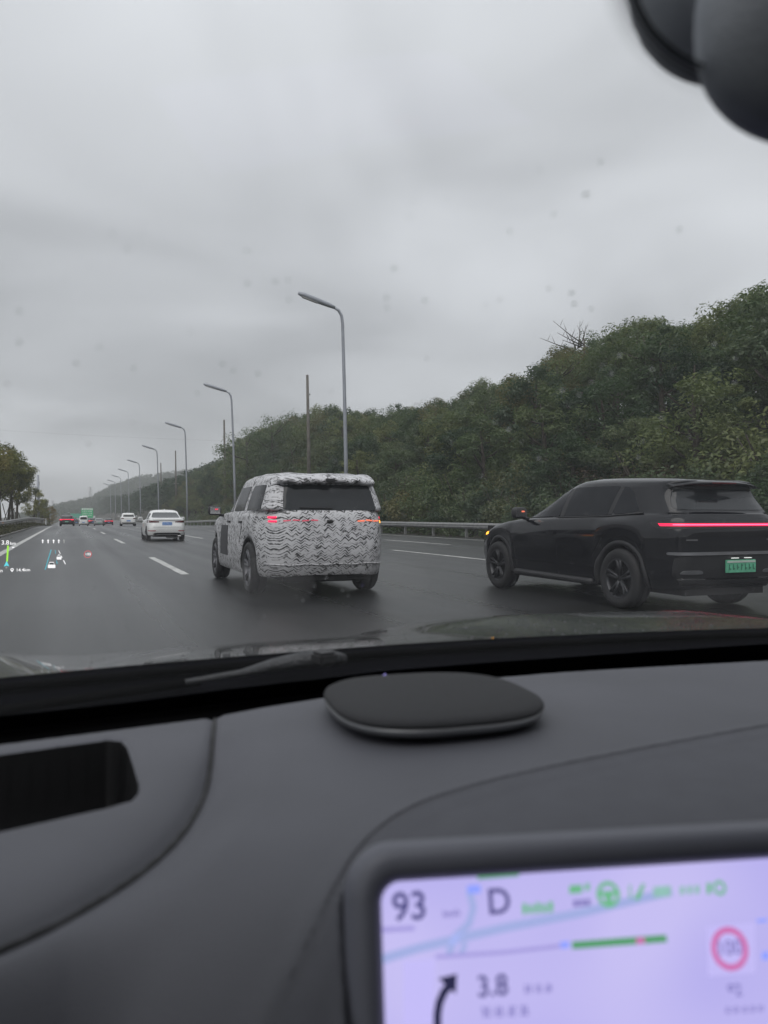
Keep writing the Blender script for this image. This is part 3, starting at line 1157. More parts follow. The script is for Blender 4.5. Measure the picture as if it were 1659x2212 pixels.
def outline(yr, yf, hw, n, cnt, taper=0.0, nf=None):
    """rounded plan outline, evenly sampled; starts at the middle of the rear, runs round the right side"""
    th = np.linspace(0, 2 * math.pi, 1600, endpoint=False)
    c, s = np.cos(th), np.sin(th)
    a, yc = (yf - yr) / 2, (yf + yr) / 2
    nn = np.where(c < 0, n, nf or n)
    yy = yc + a * np.sign(c) * np.abs(c) ** (2 / nn)
    xx = hw * np.sign(s) * np.abs(s) ** (2 / nn)
    xx = xx * (1 - taper * ((yy - yc) / a) ** 2)
    k0 = np.argmax(np.abs(th - math.pi) < 1e-2)
    k0 = np.argmin(yy + np.abs(xx) * 1e-3)
    xx, yy = np.roll(xx, -k0), np.roll(yy, -k0)
    xx, yy = np.append(xx, xx[0]), np.append(yy, yy[0])
    d = np.concatenate([[0], np.cumsum(np.hypot(np.diff(xx), np.diff(yy)))])
    t = np.linspace(0, d[-1], cnt, endpoint=False)
    return np.interp(t, d, xx), np.interp(t, d, yy)


class Car:
    """y = 0 at the rear axle, +y forward, z = 0 on the road"""

    def __init__(s, name, loc, rz, label, cat, P, group=None):
        s.P = P
        s.root = empty(name, loc, rz, label, cat, group)
        s.name = name

    def body(s, m, jitter=0.0):
        P = s.P
        cnt = P.get('cnt', 300)
        hw = P['W'] / 2
        rc, wb = P['arch_r'], P['wb']
        zc = P['wheel_r']
        sill = P['sill']
        zb, zr = pw(P['belt']), pw(P['roof'])
        loops = []

        def zlow(y):
            z = sill(y) if callable(sill) else np.full_like(y, sill)
            for yc in (0, wb):
                q = np.clip(rc ** 2 - (y - yc) ** 2, 0, None)
                z = np.where(np.abs(y - yc) < rc, np.maximum(z, zc + np.sqrt(q)), z)
            return z
        for q, ws, ri, fi in P['lower']:
            x, y = outline(P['yr'] + ri, P['yf'] - fi, hw * ws, P.get('n', 9), cnt, P.get('taper', .05), P.get('nf', 5))
            zl = zlow(y)
            side = np.clip((np.abs(x) - hw * .55) / (hw * .1), 0, 1)
            zl = np.where(side > .5, zl, np.minimum(zl, sill if not callable(sill) else sill(y)))
            z = zl + (zb(y) - zl) * q
            loops.append(np.stack([x, y, z], 1))
        g0 = P['green'][0]
        xo, yo = loops[-1][:, 0], loops[-1][:, 1]
        xg, yg = outline(g0[1], g0[2], hw * g0[3], P.get('ng', 7), cnt, P.get('taperg', .04), P.get('ngf', 4))
        for t in (.12, .4, .7, .93):
            x, y = xo + (xg - xo) * t, yo + (yg - yo) * t
            loops.append(np.stack([x, y, zb(y) + P.get('crown', .04) * math.sin(min(1, t) * math.pi / 2)], 1))
        for g, yr_, yf_, ws in P['green']:
            x, y = outline(yr_, yf_, hw * ws, P.get('ng', 7), cnt, P.get('taperg', .04), P.get('ngf', 4))
            z0 = zb(y) + P.get('crown', .04)
            loops.append(np.stack([x, y, z0 + (zr(y) - z0) * g], 1))
        x, y = loops[-1][:, 0], loops[-1][:, 1]
        yc = (y.min() + y.max()) / 2
        for k, dz in ((.93, .018), (.75, .03), (.45, .04), (.02, .045)):
            yy = yc + (y - yc) * (k * .25 + .75 if k > .5 else k * 1.9)
            yy = yc + (y - yc) * k
            loops.append(np.stack([x * k, yy, zr(yy) + dz], 1))
        L_ = np.array(loops)
        if jitter:
            r_ = np.random.default_rng(2)
            X_, Y_, Z_ = L_[..., 0], L_[..., 1], L_[..., 2]
            ripple = np.sin(X_ * 9 + np.sin(Z_ * 7)) * np.sin(Y_ * 8 + 1.3 * np.sin(X_ * 5)) * .5 + np.sin(Z_ * 17 + Y_ * 3 + X_ * 6) * .4
            up = np.clip((Z_ - 1.55) / .15, 0, 1)
            L_[..., 2] += ripple * jitter * (.25 + 1.5 * up)
            L_[..., 0] *= 1 + ripple * jitter * .4
        n0, n1 = L_.shape[:2]
        vv = L_.reshape(-1, 3)
        ff = [(i * n1 + k, i * n1 + (k + 1) % n1, (i + 1) * n1 + (k + 1) % n1, (i + 1) * n1 + k) for i in range(n0 - 1) for k in range(n1)]
        ff.append(tuple((n0 - 1) * n1 + k for k in range(n1)))
        mb = MB().add(vv, ff)
        o = mb.build('body', m, s.root, smooth=True)
        s.bvh = BVHTree.FromPolygons([Vector(q) for q in mb.v], mb.f)
        # what shows beneath: floor pan and inner arches
        P_ = s.P
        tw = P_['tyre_w']
        u_ = MB().box((0, (P['yr'] + P['yf']) / 2, P['under_z'] + .24), (P['W'] - 2 * tw - .22, P['yf'] - P['yr'] - .28, .48))
        u_.box((0, wb / 2, P['under_z'] + .28), (P['W'] - .14, wb - 2 * rc - .02, .46))
        u_.box((0, (P['yr'] - rc) / 2 + .06, P['under_z'] + .38), (P['W'] - .62, -P['yr'] - rc - .30, .40))
        u_.box((0, 0, .95), (P['W'] - .22, 2 * rc, .18)).box((0, wb, .93), (P['W'] - .22, 2 * rc, .14))
        u_.tube([(-P['W'] / 2 + .2, 0, zc), (P['W'] / 2 - .2, 0, zc)], .05, 8)
        u_.build('underbody', M['under'], s.root)
        return o

    def hit_side(s, y, z, sg):
        h = s.bvh.ray_cast(Vector((sg * 4, y, z)), Vector((-sg, 0, 0)))
        return h[0].x if h[0] else sg * s.P['W'] / 2

    def hit_rear(s, x, z, front=False):
        h = s.bvh.ray_cast(Vector((x, 9 if front else -6, z)), Vector((0, -1 if front else 1, 0)))
        return h[0].y if h[0] else (s.P['yf'] if front else s.P['yr'])

    def patch(s, name, m, bot, top, axis='side', sg=-1, off=.006, nu=22, nv=8, rnd=0, depth=.02, parent=None):
        """panel conformed to the body; bot/top are lists of (u, v) in side (y,z) or rear (x,z) view"""
        bot, top = np.array(bot, float), np.array(top, float)

        def samp(c, t):
            d = np.linspace(0, 1, len(c))
            return np.array([np.interp(t, d, c[:, 0]), np.interp(t, d, c[:, 1])])
        Pg = np.zeros((nu, nv, 3))
        tt = np.linspace(0, 1, nu)
        if rnd:
            tt = .5 - .5 * np.cos(np.pi * tt)
        for i, t in enumerate(tt):
            b_, t_ = samp(bot, t), samp(top, t)
            mid, hf = (b_ + t_) / 2, (t_ - b_) / 2
            k = 1.0
            if rnd:
                k = max(.0, 1 - abs(2 * t - 1) ** rnd) ** (1 / rnd)
                k = max(k, .12)
            for j in range(nv):
                q = mid + hf * k * (2 * j / (nv - 1) - 1)
                if axis == 'side':
                    Pg[i, j] = (s.hit_side(q[0], q[1], sg) + sg * off, q[0], q[1])
                elif axis == 'rear':
                    Pg[i, j] = (q[0], s.hit_rear(q[0], q[1]) - off, q[1])
                else:
                    Pg[i, j] = (q[0], s.hit_rear(q[0], q[1], True) + off, q[1])
        mb = MB().grid(Pg)
        d = np.array({'side': (-sg, 0, 0), 'rear': (0, 1, 0), 'front': (0, -1, 0)}[axis]) * (depth + off)
        ring = [Pg[i, 0] for i in range(nu)] + [Pg[nu - 1, j] for j in range(1, nv)] + [Pg[i, nv - 1] for i in range(nu - 2, -1, -1)] + [Pg[0, j] for j in range(nv - 2, 0, -1)]
        ring.append(ring[0])
        mb.grid([[q, q + d] for q in ring])
        o = mb.build(name, m, parent or s.root, smooth=False, normals=False)
        bm = bmesh.new()
        bm.from_mesh(o.data)
        bmesh.ops.remove_doubles(bm, verts=bm.verts, dist=1e-5)
        bmesh.ops.recalc_face_normals(bm, faces=bm.faces)
        for f in bm.faces:
            f.smooth = True
        for ed in bm.edges:
            if len(ed.link_faces) == 2 and ed.calc_face_angle(0) > .9:
                ed.smooth = False
        bm.to_mesh(o.data)
        bm.free()
        return o

    def wheels(s, rim_m, spokes=5, twin=True):
        P = s.P
        r, tw = P['wheel_r'], P['tyre_w']
        rr = r * P.get('rim_ratio', .66)
        k = 0
        for yc in (0, P['wb']):
            for sg in (-1, 1):
                xo = sg * (P['W'] / 2 - P.get('wheel_in', .025))
                xc = xo - sg * tw / 2
                c = (xc, yc, r)
                hub = MB().lathe_x([(-sg * tw * .2, .02), (-sg * tw * .2, rr * .86), (sg * tw * .02, rr * .86), (sg * tw * .02, .02)], c, 24).build('wheel', M['under'], s.root, smooth=False)
                h = tw / 2
                prof = [(-h * .86, rr), (-h, rr + .35 * (r - rr)), (-h * .97, rr + .7 * (r - rr)), (-h * .8, r - .012), (-h * .6, r), (-h * .2, r), (-h * .17, r - .008), (h * .17, r - .008),
                        (h * .2, r), (h * .6, r), (h * .8, r - .012), (h * .97, rr + .7 * (r - rr)), (h, rr + .35 * (r - rr)), (h * .86, rr)]
                MB().lathe_x(prof, c, 44).build('tyre', M['rubber'], hub, smooth=True)
                rm = MB()
                rm.lathe_x([(sg * h * .86, rr * 1.01), (sg * h * .9, rr * .98), (sg * h * .80, rr * .92), (sg * h * .2, rr * .88), (-sg * h * .8, rr * .9), (-sg * h * .86, rr)], c, 44)
                rm.lathe_x([(sg * h * .66, .0), (sg * h * .66, rr * .16), (sg * h * .55, rr * .22), (sg * h * .2, rr * .24)], c, 20)
                for q in range(spokes):
                    for tw_ in ((-.14, .14) if twin else (0,)):
                        an = 2 * math.pi * q / spokes + tw_ + .3
                        m_ = MB().tube([(xc + sg * h * .58, yc + math.cos(an) * rr * .15, r + math.sin(an) * rr * .15),
                                        (xc + sg * h * .62, yc + math.cos(an) * rr * .55, r + math.sin(an) * rr * .55),
                                        (xc + sg * h * .74, yc + math.cos(an) * rr * .95, r + math.sin(an) * rr * .95)], [.022, .02, .024], 6)
                        rm.add(m_.v, m_.f)
                rm.build('rim', rim_m, hub, smooth=True)
                k += 1

    def mirror(s, sg, y, z, m, lamp=None):
        x0 = s.hit_side(y, z - .06, sg)
        c = (x0 + sg * .16, y - .02, z + .03)
        v, f = superell(c, (.115, .075, .085), 3.2)
        o = MB().add(v, f).tube([(x0 - sg * .02, y, z - .06), (x0 + sg * .08, y, z - .045)], .025, 8).build('door_mirror', m, s.root, smooth=True)
        MB().box((c[0], c[1] - .077, c[2]), (.17, .006, .12)).build('mirror_glass', M['chrome'], o)
        if lamp:
            MB().box((c[0] - sg * .02, c[1] - .070 if lamp == 'red' else c[1] - .074, c[2] + .02), (.05, .02, .02)).build('indicator', M['red_on' if lamp == 'red' else 'amber_soft'], o)
        return o

    def handle(s, sg, y, z, m):
        x0 = s.hit_side(y, z, sg)
        return MB().box((x0 + sg * .012, y, z), (.028, .20, .034)).build('door_handle', m, s.root, bevel=.006)

    def seam(s, sg, pts, wd=.007):
        """shut line laid in the body side"""
        P3 = [(s.hit_side(y, z, sg) + sg * -.001, y, z) for y, z in pts]
        return MB().tube(P3, wd, 5).build('panel_gap', M['under'], s.root)

    def arch_trim(s, yc, sg, m, rad, wd=.055, out=.022, a0=-.15, a1=math.pi + .15):
        Pg = []
        zc = s.P['wheel_r']
        for an in np.linspace(a0, a1, 30):
            row = []
            for rr_, oo in ((rad - .012, -.05), (rad - .008, out), (rad + wd * .6, out), (rad + wd, -.012)):
                y, z = yc + math.cos(an) * rr_, zc + math.sin(an) * rr_
                xs_ = s.hit_side(y, max(z, .3), sg) if rr_ > rad + .02 else s.hit_side(yc + math.cos(an) * (rad + .03), max(zc + math.sin(an) * (rad + .03), .3), sg)
                row.append((xs_ + sg * oo, y, z))
            Pg.append(row)
        return MB().grid(Pg).build('arch_trim', m, s.root, smooth=True)

    def plate(s, x, z, m, w_=.46, h=.15, off=.02, band=None, chars=7, cm=None):
        y = s.hit_rear(x, z) - off
        o = MB().box((x, y, z), (w_, .02, h)).build('number_plate', m, s.root, bevel=.004)
        if band:
            MB().box((x, y - .012, z + h * .36), (w_ * .94, .006, h * .16)).build('band', band, o)
        rr_ = random.Random(4)
        for k in range(chars):
            xx = x - w_ * .4 + w_ * .8 * k / (chars - 1)
            mb = MB().box((xx, y - .013, z - h * .05), (w_ * .022, .006, h * rr_.uniform(.38, .5)))
            mb.box((xx + w_ * .03, y - .013, z - h * .05 + h * rr_.uniform(-.2, .2)), (w_ * .045, .006, h * .10))
            mb.build('character', cm or M['plate_white'], o)
        return o


def superell(c, rad, n, nu=32, nv=18):
    vv, ff = [], []
    for j in range(nv + 1):
        ph = -math.pi / 2 + math.pi * j / nv
        for k in range(nu):
            th = 2 * math.pi * k / nu
            sp = lambda q: math.copysign(abs(q) ** (2 / n), q)
            vv.append((c[0] + rad[0] * sp(math.cos(ph)) * sp(math.cos(th)), c[1] + rad[1] * sp(math.cos(ph)) * sp(math.sin(th)), c[2] + rad[2] * sp(math.sin(ph))))
    for j in range(nv):
        for k in range(nu):
            ff.append((j * nu + k, j * nu + (k + 1) % nu, (j + 1) * nu + (k + 1) % nu, (j + 1) * nu + k))
    return vv, ff


# ---- the camouflaged test car
P = dict(W=2.03, yr=-1.0, yf=4.0, wb=3.1, wheel_r=.385, tyre_w=.25, arch_r=.445, sill=pw([(-1, .36), (-.9, .30), (.4, .27), (2.6, .27), (4, .30)]), under_z=.24, n=6.5, nf=6, taper=.06, ng=9, ngf=4.5,
         taperg=.02, crown=.035, cnt=340, rim_ratio=.70,
         belt=[(-1, 1.20), (.5, 1.20), (2.3, 1.17), (3.0, 1.12), (3.7, 1.04), (4, .96)],
         roof=[(-1.2, 1.70), (-.7, 1.735), (0, 1.76), (1.2, 1.775), (1.9, 1.74), (2.6, 1.5)],
         lower=[(0, .95, .07, .10), (.06, .975, .03, .06), (.2, .992, .005, .02), (.4, 1.0, 0, 0), (.55, 1.0, 0, 0), (.7, .995, .005, .01), (.84, .985, .015, .03), (.94, .972, .03, .05), (1.0, .955, .045, .08)],
         green=[(0.0, -.92, 2.50, .925), (.1, -.905, 2.38, .915), (.3, -.87, 2.18, .885), (.55, -.83, 1.95, .845), (.78, -.79, 1.74, .80), (.9, -.78, 1.64, .77), (.97, -.77, 1.58, .735), (1.0, -.74, 1.50, .69)])
c = Car('wrapped_test_car', (3.43, 11.35, 0), R(-1.2), 'tall car wrapped in black and white zigzag camouflage, right indicator lit', 'car', P)
c.body(M['camo'], .012)
ro = c.patch('rear_window', M['glass'], [(-.66, 1.235), (.74, 1.235)], [(-.62, 1.60), (.66, 1.60)], 'rear', off=.008, rnd=16, nv=10, nu=26)
MB().tube([(-.42, c.hit_rear(-.45, 1.28) - .02, 1.27), (.05, c.hit_rear(.05, 1.26) - .02, 1.262)], .010, 6).build('rear_wiper', M['trim'], c.root)
# ragged wrap hanging over the top of the tailgate as a visor
Pg = []
for i, t in enumerate(np.linspace(-1, 1, 40)):
    droop = .016 * math.sin(9 * t) * math.sin(4 * t + 1) - .02 * (1 - abs(t)) + .008 * math.sin(23 * t)
    yb = -.80 + .10 * abs(t) ** 4
    row = [(t * .66, -.50, 1.775 + .01 * math.sin(7 * t)), (t * .70, yb + .03, 1.765 - .02 * abs(t) + .018 * math.sin(6 * t + 2)), (t * .725, yb - .13, 1.715 - .03 * abs(t) + droop * .5),
           (t * .73, yb - .16, 1.675 - .03 * abs(t) + droop), (t * .72, yb - .12, 1.635 - .035 * abs(t) + droop * 1.4), (t * .70, yb + .02, 1.62 - .03 * abs(t)), (t * .66, yb + .2, 1.66)]
    Pg.append(row)
vis = MB().grid(Pg).build('tailgate_visor', M['camo'], c.root, smooth=True)
sub = vis.modifiers.new('smooth', 'SUBSURF')
sub.levels = sub.render_levels = 2
MB().box((.02, -.955, 1.66), (.14, .05, .05)).build('camera_fin', M['trim'], vis, bevel=.01)
for sg in (-1, 1):
    c.patch('side_window', M['side_glass'], [(1.42, 1.225), (2.30, 1.215)], [(1.42, 1.60), (1.72, 1.60)], 'side', sg, rnd=22)
    c.patch('side_window', M['side_glass'], [(.42, 1.235), (1.26, 1.23)], [(.36, 1.61), (1.26, 1.61)], 'side', sg, rnd=16)
    c.patch('side_window', M['side_glass'], [(-.62, 1.24), (.24, 1.235)], [(-.56, 1.60), (.18, 1.61)], 'side', sg, rnd=14)
    c.arch_trim(0, sg, M['under'], .445, .02, .004)
    c.arch_trim(3.1, sg, M['under'], .445, .02, .004)
    c.handle(sg, .42, 1.06, M['trim'])
    c.handle(sg, 1.45, 1.06, M['trim'])
    c.seam(sg, [(1.34, .40), (1.34, .8), (1.34, 1.2)])
    c.seam(sg, [(2.35, .42), (2.42, .8), (2.36, 1.16)])
    c.seam(sg, [(.50, .75), (.36, 1.0), (.34, 1.2)])
    c.patch('cover_patch', M['patch'], [(1.52, .50), (2.28, .50)], [(1.52, 1.0), (2.18, 1.0)], 'side', sg, off=.010)
    c.mirror(sg, 2.18, 1.22, M['trim'], 'red' if sg < 0 else None)
c.patch('windscreen', M['glass_c'], [(-.78, 1.20), (.78, 1.20)], [(-.64, 1.66), (.64, 1.66)], 'front', off=.006)
# lamps glowing through holes in the wrap
tl = c.patch('tail_lamp', M['red_on'], [(-.835, 1.122), (-.745, 1.122)], [(-.835, 1.148), (-.745, 1.148)], 'rear', off=.012, nu=8, nv=4)
c.patch('lamp_strip', M['red_on'], [(-.835, 1.068), (-.745, 1.068)], [(-.835, 1.09), (-.745, 1.09)], 'rear', off=.012, nu=8, nv=4, parent=tl)
for k in range(4):
    c.patch('glow_strip', M['red_soft'], [(-.66 + k * .13, 1.075 + .012 * (k % 2)), (-.56 + k * .13, 1.085)], [(-.66 + k * .13, 1.092 + .012 * (k % 2)), (-.56 + k * .13, 1.10)], 'rear', off=.006, nu=6, nv=3, parent=tl)
tl = c.patch('tail_lamp', M['red_on'], [(.84, 1.115), (.935, 1.115)], [(.84, 1.145), (.935, 1.145)], 'rear', off=.012, nu=8, nv=4)
c.patch('indicator', M['amber'], [(.83, 1.05), (.945, 1.05)], [(.83, 1.09), (.945, 1.09)], 'rear', off=.014, nu=8, nv=4, parent=tl)
for k in range(3):
    c.patch('glow_strip', M['amber_soft'], [(.42 + k * .13, 1.07 + .014 * (k % 2)), (.53 + k * .13, 1.075)], [(.42 + k * .13, 1.09 + .014 * (k % 2)), (.53 + k * .13, 1.095)], 'rear', off=.006, nu=6, nv=3, parent=tl)
MB().tube([(-.04, c.hit_rear(0, 1.07) - .012, 1.075), (.04, c.hit_rear(0, 1.07) - .012, 1.075)], .022, 8).build('release_button', M['under'], c.root)
# fabric seams of the wrap: raised folds
for z in (.47,):
    pts = [(x, c.hit_rear(x, z) - .004, z + .006 * math.sin(x * 14)) for x in np.linspace(-.86, .86, 36)]
    MB().tube(pts, .010, 5).build('wrap_fold', M['camo'], c.root, smooth=True)
for sg in (-1, 1):
    pts = [(c.hit_side(-.40, z, sg) + sg * .003, -.40 + .02 * math.sin(z * 9), z) for z in np.linspace(.86, 1.18, 14)]
    MB().tube(pts, .008, 5).build('wrap_fold', M['camo'], c.root, smooth=True)
MB().box((0, -.74, .27), (1.2, .10, .12)).build('rear_undertray', M['under'], c.root, bevel=.015)
MB().tube([(.3, -.84, .29), (.55, -.84, .29)], .04, 8).build('tow_bar', M['under'], c.root)
c.wheels(M['rim_mid'], 6, True)

# ---- the black car on the right
P = dict(W=1.93, yr=-.93, yf=3.97, wb=2.96, wheel_r=.375, tyre_w=.25, arch_r=.425, sill=pw([(-1, .40), (-.8, .30), (.4, .25), (2.6, .25), (4, .30)]), under_z=.22, n=9, nf=4.6, taper=.05, ng=8, ngf=4.2,
         taperg=.05, crown=.03, cnt=340, rim_ratio=.66,
         belt=[(-1, 1.15), (.3, 1.13), (2.2, 1.09), (2.7, 1.06), (3.4, .97), (3.9, .82)],
         roof=[(-1, 1.545), (-.7, 1.565), (-.2, 1.595), (.4, 1.62), (1.0, 1.635), (1.5, 1.61), (2.2, 1.45), (2.8, 1.2)],
         lower=[(0, .905, .12, .14), (.06, .935, .05, .08), (.2, .962, .015, .03), (.4, .980, 0, 0), (.55, .992, .01, .0), (.68, 1.0, .0, .015), (.77, .998, .0, .03), (.87, .980, .02, .06), (.95, .96, .04, .09), (1.0, .94, .07, .12)],
         green=[(0.0, -.84, 2.62, .90), (.08, -.81, 2.52, .89), (.3, -.74, 2.25, .86), (.55, -.67, 1.95, .82), (.78, -.64, 1.65, .78), (.9, -.66, 1.48, .755), (.97, -.70, 1.36, .72), (1.0, -.70, 1.25, .67)])
b = Car('black_car', (7.22, 7.72, 0), R(-.6), 'wet black fastback car with full width red light strip passing on the right', 'car', P)
b.body(M['black_paint'])
for sg in (-1, 1):
    b.patch('side_window', M['side_glass'], [(1.32, 1.15), (2.32, 1.13)], [(1.25, 1.54), (1.52, 1.535)], 'side', sg, rnd=14, off=.005)
    b.patch('side_window', M['side_glass'], [(.28, 1.165), (1.22, 1.15)], [(.16, 1.535), (1.15, 1.545)], 'side', sg, rnd=22, off=.004)
    b.patch('side_window', M['side_glass'], [(-.30, 1.21), (.20, 1.17)], [(-.06, 1.49), (.08, 1.53)], 'side', sg, rnd=6, off=.004)
    pts = [(b.hit_side(y, z, sg) + sg * .008, y, z) for y, z in [(2.36, 1.115), (1.3, 1.135), (.3, 1.15), (-.35, 1.19)]]
    MB().tube(pts, .010, 6).build('window_trim', M['trim'], b.root, smooth=True)
    for yc in (0, 2.96):
        b.arch_trim(yc, sg, M['trim'], .425, .06, .022)
    b.patch('pillar_cover', M['trim'], [(1.22, 1.155), (1.32, 1.15)], [(1.15, 1.535), (1.25, 1.53)], 'side', sg, off=.003, nu=5, nv=8)
    b.patch('pillar_cover', M['trim'], [(.20, 1.175), (.28, 1.17)], [(.08, 1.52), (.16, 1.53)], 'side', sg, off=.003, nu=5, nv=8)
    b.handle(sg, .35, .93, M['black_paint'])
    b.handle(sg, 1.40, .92, M['black_paint'])
    b.seam(sg, [(1.28, .34), (1.28, .7), (1.26, 1.1)])
    b.seam(sg, [(2.36, .40), (2.42, .75), (2.30, 1.05)])
    b.seam(sg, [(.50, .62), (.32, .85), (.22, 1.1)])
    pts = [(b.hit_side(y, .30, sg) + sg * .012, y, .29 + .01 * y) for y in np.linspace(.52, 2.42, 12)]
    MB().tube(pts, .045, 8).build('side_skirt', M['trim'], b.root, smooth=True)
    b.mirror(sg, 2.14, 1.17, M['trim'], 'amber' if sg < 0 else None)
    hl = b.patch('headlight', M['glass_c'], [(3.28, .84), (3.66, .78)], [(3.25, .90), (3.62, .86)], 'side', sg, off=.006, nu=12, nv=5)
    if sg < 0:
        b.patch('indicator', M['amber'], [(3.30, .865), (3.50, .845)], [(3.30, .905), (3.50, .885)], 'side', sg, off=.014, nu=8, nv=3, parent=hl)
b.patch('rear_window', M['glass'], [(-.72, 1.225), (.72, 1.225)], [(-.62, 1.475), (.62, 1.475)], 'rear', off=.006, rnd=9, nu=26)
Pg = []
for t in np.linspace(-1, 1, 30):
    yb = -.72 + .12 * abs(t) ** 3
    e_ = .035 * abs(t) ** 3
    Pg.append([(t * .60, -.50, 1.600 - e_), (t * .655, yb + .05, 1.582 - e_), (t * .675, yb - .055, 1.552 - e_ * 1.3), (t * .675, yb - .065, 1.538 - e_ * 1.3),
               (t * .66, yb + .0, 1.520 - e_), (t * .62, yb + .12, 1.52 - e_)])
sp = MB().grid(Pg).build('roof_spoiler', M['black_paint'], b.root, smooth=True)
MB().box((0, -.789, 1.543), (.36, .012, .012)).build('brake_lamp', M['red_off'], sp)
sh = b.patch('lamp_housing', M['trim'], [(-.88, 1.005), (.88, 1.005)], [(-.88, 1.085), (.88, 1.085)], 'rear', off=.010, nu=40, nv=5, rnd=20)
b.patch('tail_lamp', M['red_on'], [(-.86, 1.036), (.86, 1.036)], [(-.86, 1.066), (.86, 1.066)], 'rear', off=.022, nu=40, nv=4, parent=sh)
b.patch('lamp_core', M['red_hot'], [(-.80, 1.046), (.80, 1.046)], [(-.80, 1.056), (.80, 1.056)], 'rear', off=.027, nu=40, nv=3, parent=sh)
b.patch('bumper_band', M['satin'], [(-.84, .700), (.84, .700)], [(-.84, .735), (.84, .735)], 'rear', off=.03, nu=36, nv=4, rnd=12)
b.patch('bumper_recess', M['trim'], [(-.80, .43), (.80, .43)], [(-.80, .69), (.80, .69)], 'rear', off=.006, nu=30, nv=5, rnd=10)
for sx in (-1, 1):
    b.patch('fog_reflector', M['satin'], [(sx * .60 - .15, .48), (sx * .60 + .15, .48)], [(sx * .60 - .12, .525), (sx * .60 + .12, .525)], 'rear', off=.018, nu=10, nv=4, rnd=5)
    b.patch('bumper_strip', M['chrome'], [(sx * .58 - .17, .415), (sx * .58 + .17, .415)], [(sx * .58 - .17, .423), (sx * .58 + .17, .423)], 'rear', off=.016, nu=10, nv=3)
    b.patch('badge', M['chrome'], [(sx * .60 - .10, .868), (sx * .60 + .05, .868)], [(sx * .60 - .10, .884), (sx * .60 + .05, .884)], 'rear', off=.012, nu=6, nv=3)
b.patch('rear_diffuser', M['trim'], [(-.7, .345), (.7, .345)], [(-.74, .41), (.74, .41)], 'rear', off=.02, nu=30, nv=4)
pl_ = b.plate(.08, .565, M['green_plate'], .46, .15, .03, M['pale_plate'], 7, M['plate_ink'])
for sx in (-.02, .18):
    MB().box((sx, b.hit_rear(sx, .66) - .035, .662), (.10, .02, .008)).build('plate_lamp', M['plate_lamp'], b.root)
b.patch('windscreen', M['glass'], [(-.76, 1.14), (.76, 1.14)], [(-.58, 1.52), (.58, 1.52)], 'front', off=.006)
b.wheels(M['rim'], 5, True)

# ---- white saloon
P = dict(W=1.80, yr=-1.02, yf=3.58, wb=2.7, wheel_r=.32, tyre_w=.215, arch_r=.37, sill=pw([(-1.05, .40), (-.9, .27), (.4, .22), (2.6, .22), (3.6, .28)]), under_z=.19, n=8, nf=4.5, taper=.06, ng=6, ngf=4,
         taperg=.07, crown=.03, cnt=240, rim_ratio=.62,
         belt=[(-1.05, 1.03), (-.6, 1.03), (.2, .97), (1.8, .95), (2.3, .93), (3.0, .84), (3.6, .70)],
         roof=[(-.6, 1.12), (-.1, 1.32), (.4, 1.405), (1.0, 1.425), (1.5, 1.37), (2.2, 1.1)],
         lower=[(0, .94, .09, .14), (.08, .97, .04, .07), (.25, .99, .0, .02), (.45, 1.0, .0, 0), (.6, .995, .02, .0), (.74, .985, .05, .02), (.87, .975, .06, .04), (.95, .96, .05, .07), (1.0, .94, .07, .12)],
         green=[(0.0, -.62, 2.28, .88), (.1, -.52, 2.15, .865), (.3, -.34, 1.93, .83), (.55, -.10, 1.66, .785), (.78, .14, 1.38, .735), (.9, .28, 1.22, .70), (.97, .38, 1.1, .66), (1.0, .5, 1.0, .60)])
s_ = Car('white_saloon', (4.20, 37.7, 0), R(-.8), 'white saloon car with dark red tail lamps and blue number plate on the wet road', 'car', P)
s_.body(M['white_paint'])
s_.patch('rear_window', M['glass_c'], [(-.66, 1.075), (.66, 1.075)], [(-.54, 1.335), (.54, 1.335)], 'rear', rnd=9, off=.006, nv=10)
for sg in (-1, 1):
    s_.patch('side_window', M['glass'], [(.98, .99), (1.95, .97)], [(.96, 1.31), (1.38, 1.30)], 'side', sg, rnd=10)
    s_.patch('side_window', M['glass'], [(-.05, 1.02), (.9, .99)], [(.22, 1.28), (.88, 1.31)], 'side', sg, rnd=8)
    s_.mirror(sg, 1.84, 1.0, M['white_paint'])
    s_.handle(sg, .18, .86, M['white_paint'])
    s_.handle(sg, 1.12, .84, M['white_paint'])
    s_.seam(sg, [(.95, .35), (.95, .7), (.93, .95)])
    s_.arch_trim(0, sg, M['under'], .37, .012, .003)
    s_.arch_trim(2.7, sg, M['under'], .37, .012, .003)
    a, b2 = sorted((sg * .86, sg * .36))
    tp = [(a, .965), (b2, .91)] if sg < 0 else [(a, .91), (b2, .965)]
    bt_ = [(a, .845), (b2, .865)] if sg < 0 else [(a, .865), (b2, .845)]
    s_.patch('tail_lamp', M['red_off'], bt_, tp, 'rear', off=.010, nu=14, nv=5)
    s_.patch('reflector', M['red_pale'], [(min(sg * .84, sg * .5), .455), (max(sg * .84, sg * .5), .455)], [(min(sg * .84, sg * .5), .495), (max(sg * .84, sg * .5), .495)], 'rear', off=.008, nu=12, nv=4, rnd=6)
s_.patch('boot_lip', M['white_paint'], [(-.62, .985), (.62, .985)], [(-.62, 1.02), (.62, 1.02)], 'rear', off=.035, nu=26, nv=5, rnd=12)
s_.patch('bumper_gap', M['under'], [(-.62, .640), (.62, .640)], [(-.62, .648), (.62, .648)], 'rear', off=.004, nu=24, nv=3)
s_.patch('lower_bumper', M['trim'], [(-.66, .29), (.66, .29)], [(-.56, .385), (.56, .385)], 'rear', off=.012, nu=24, nv=5, rnd=5)
s_.plate(.0, .80, M['blue_plate'], .44, .14, .015)
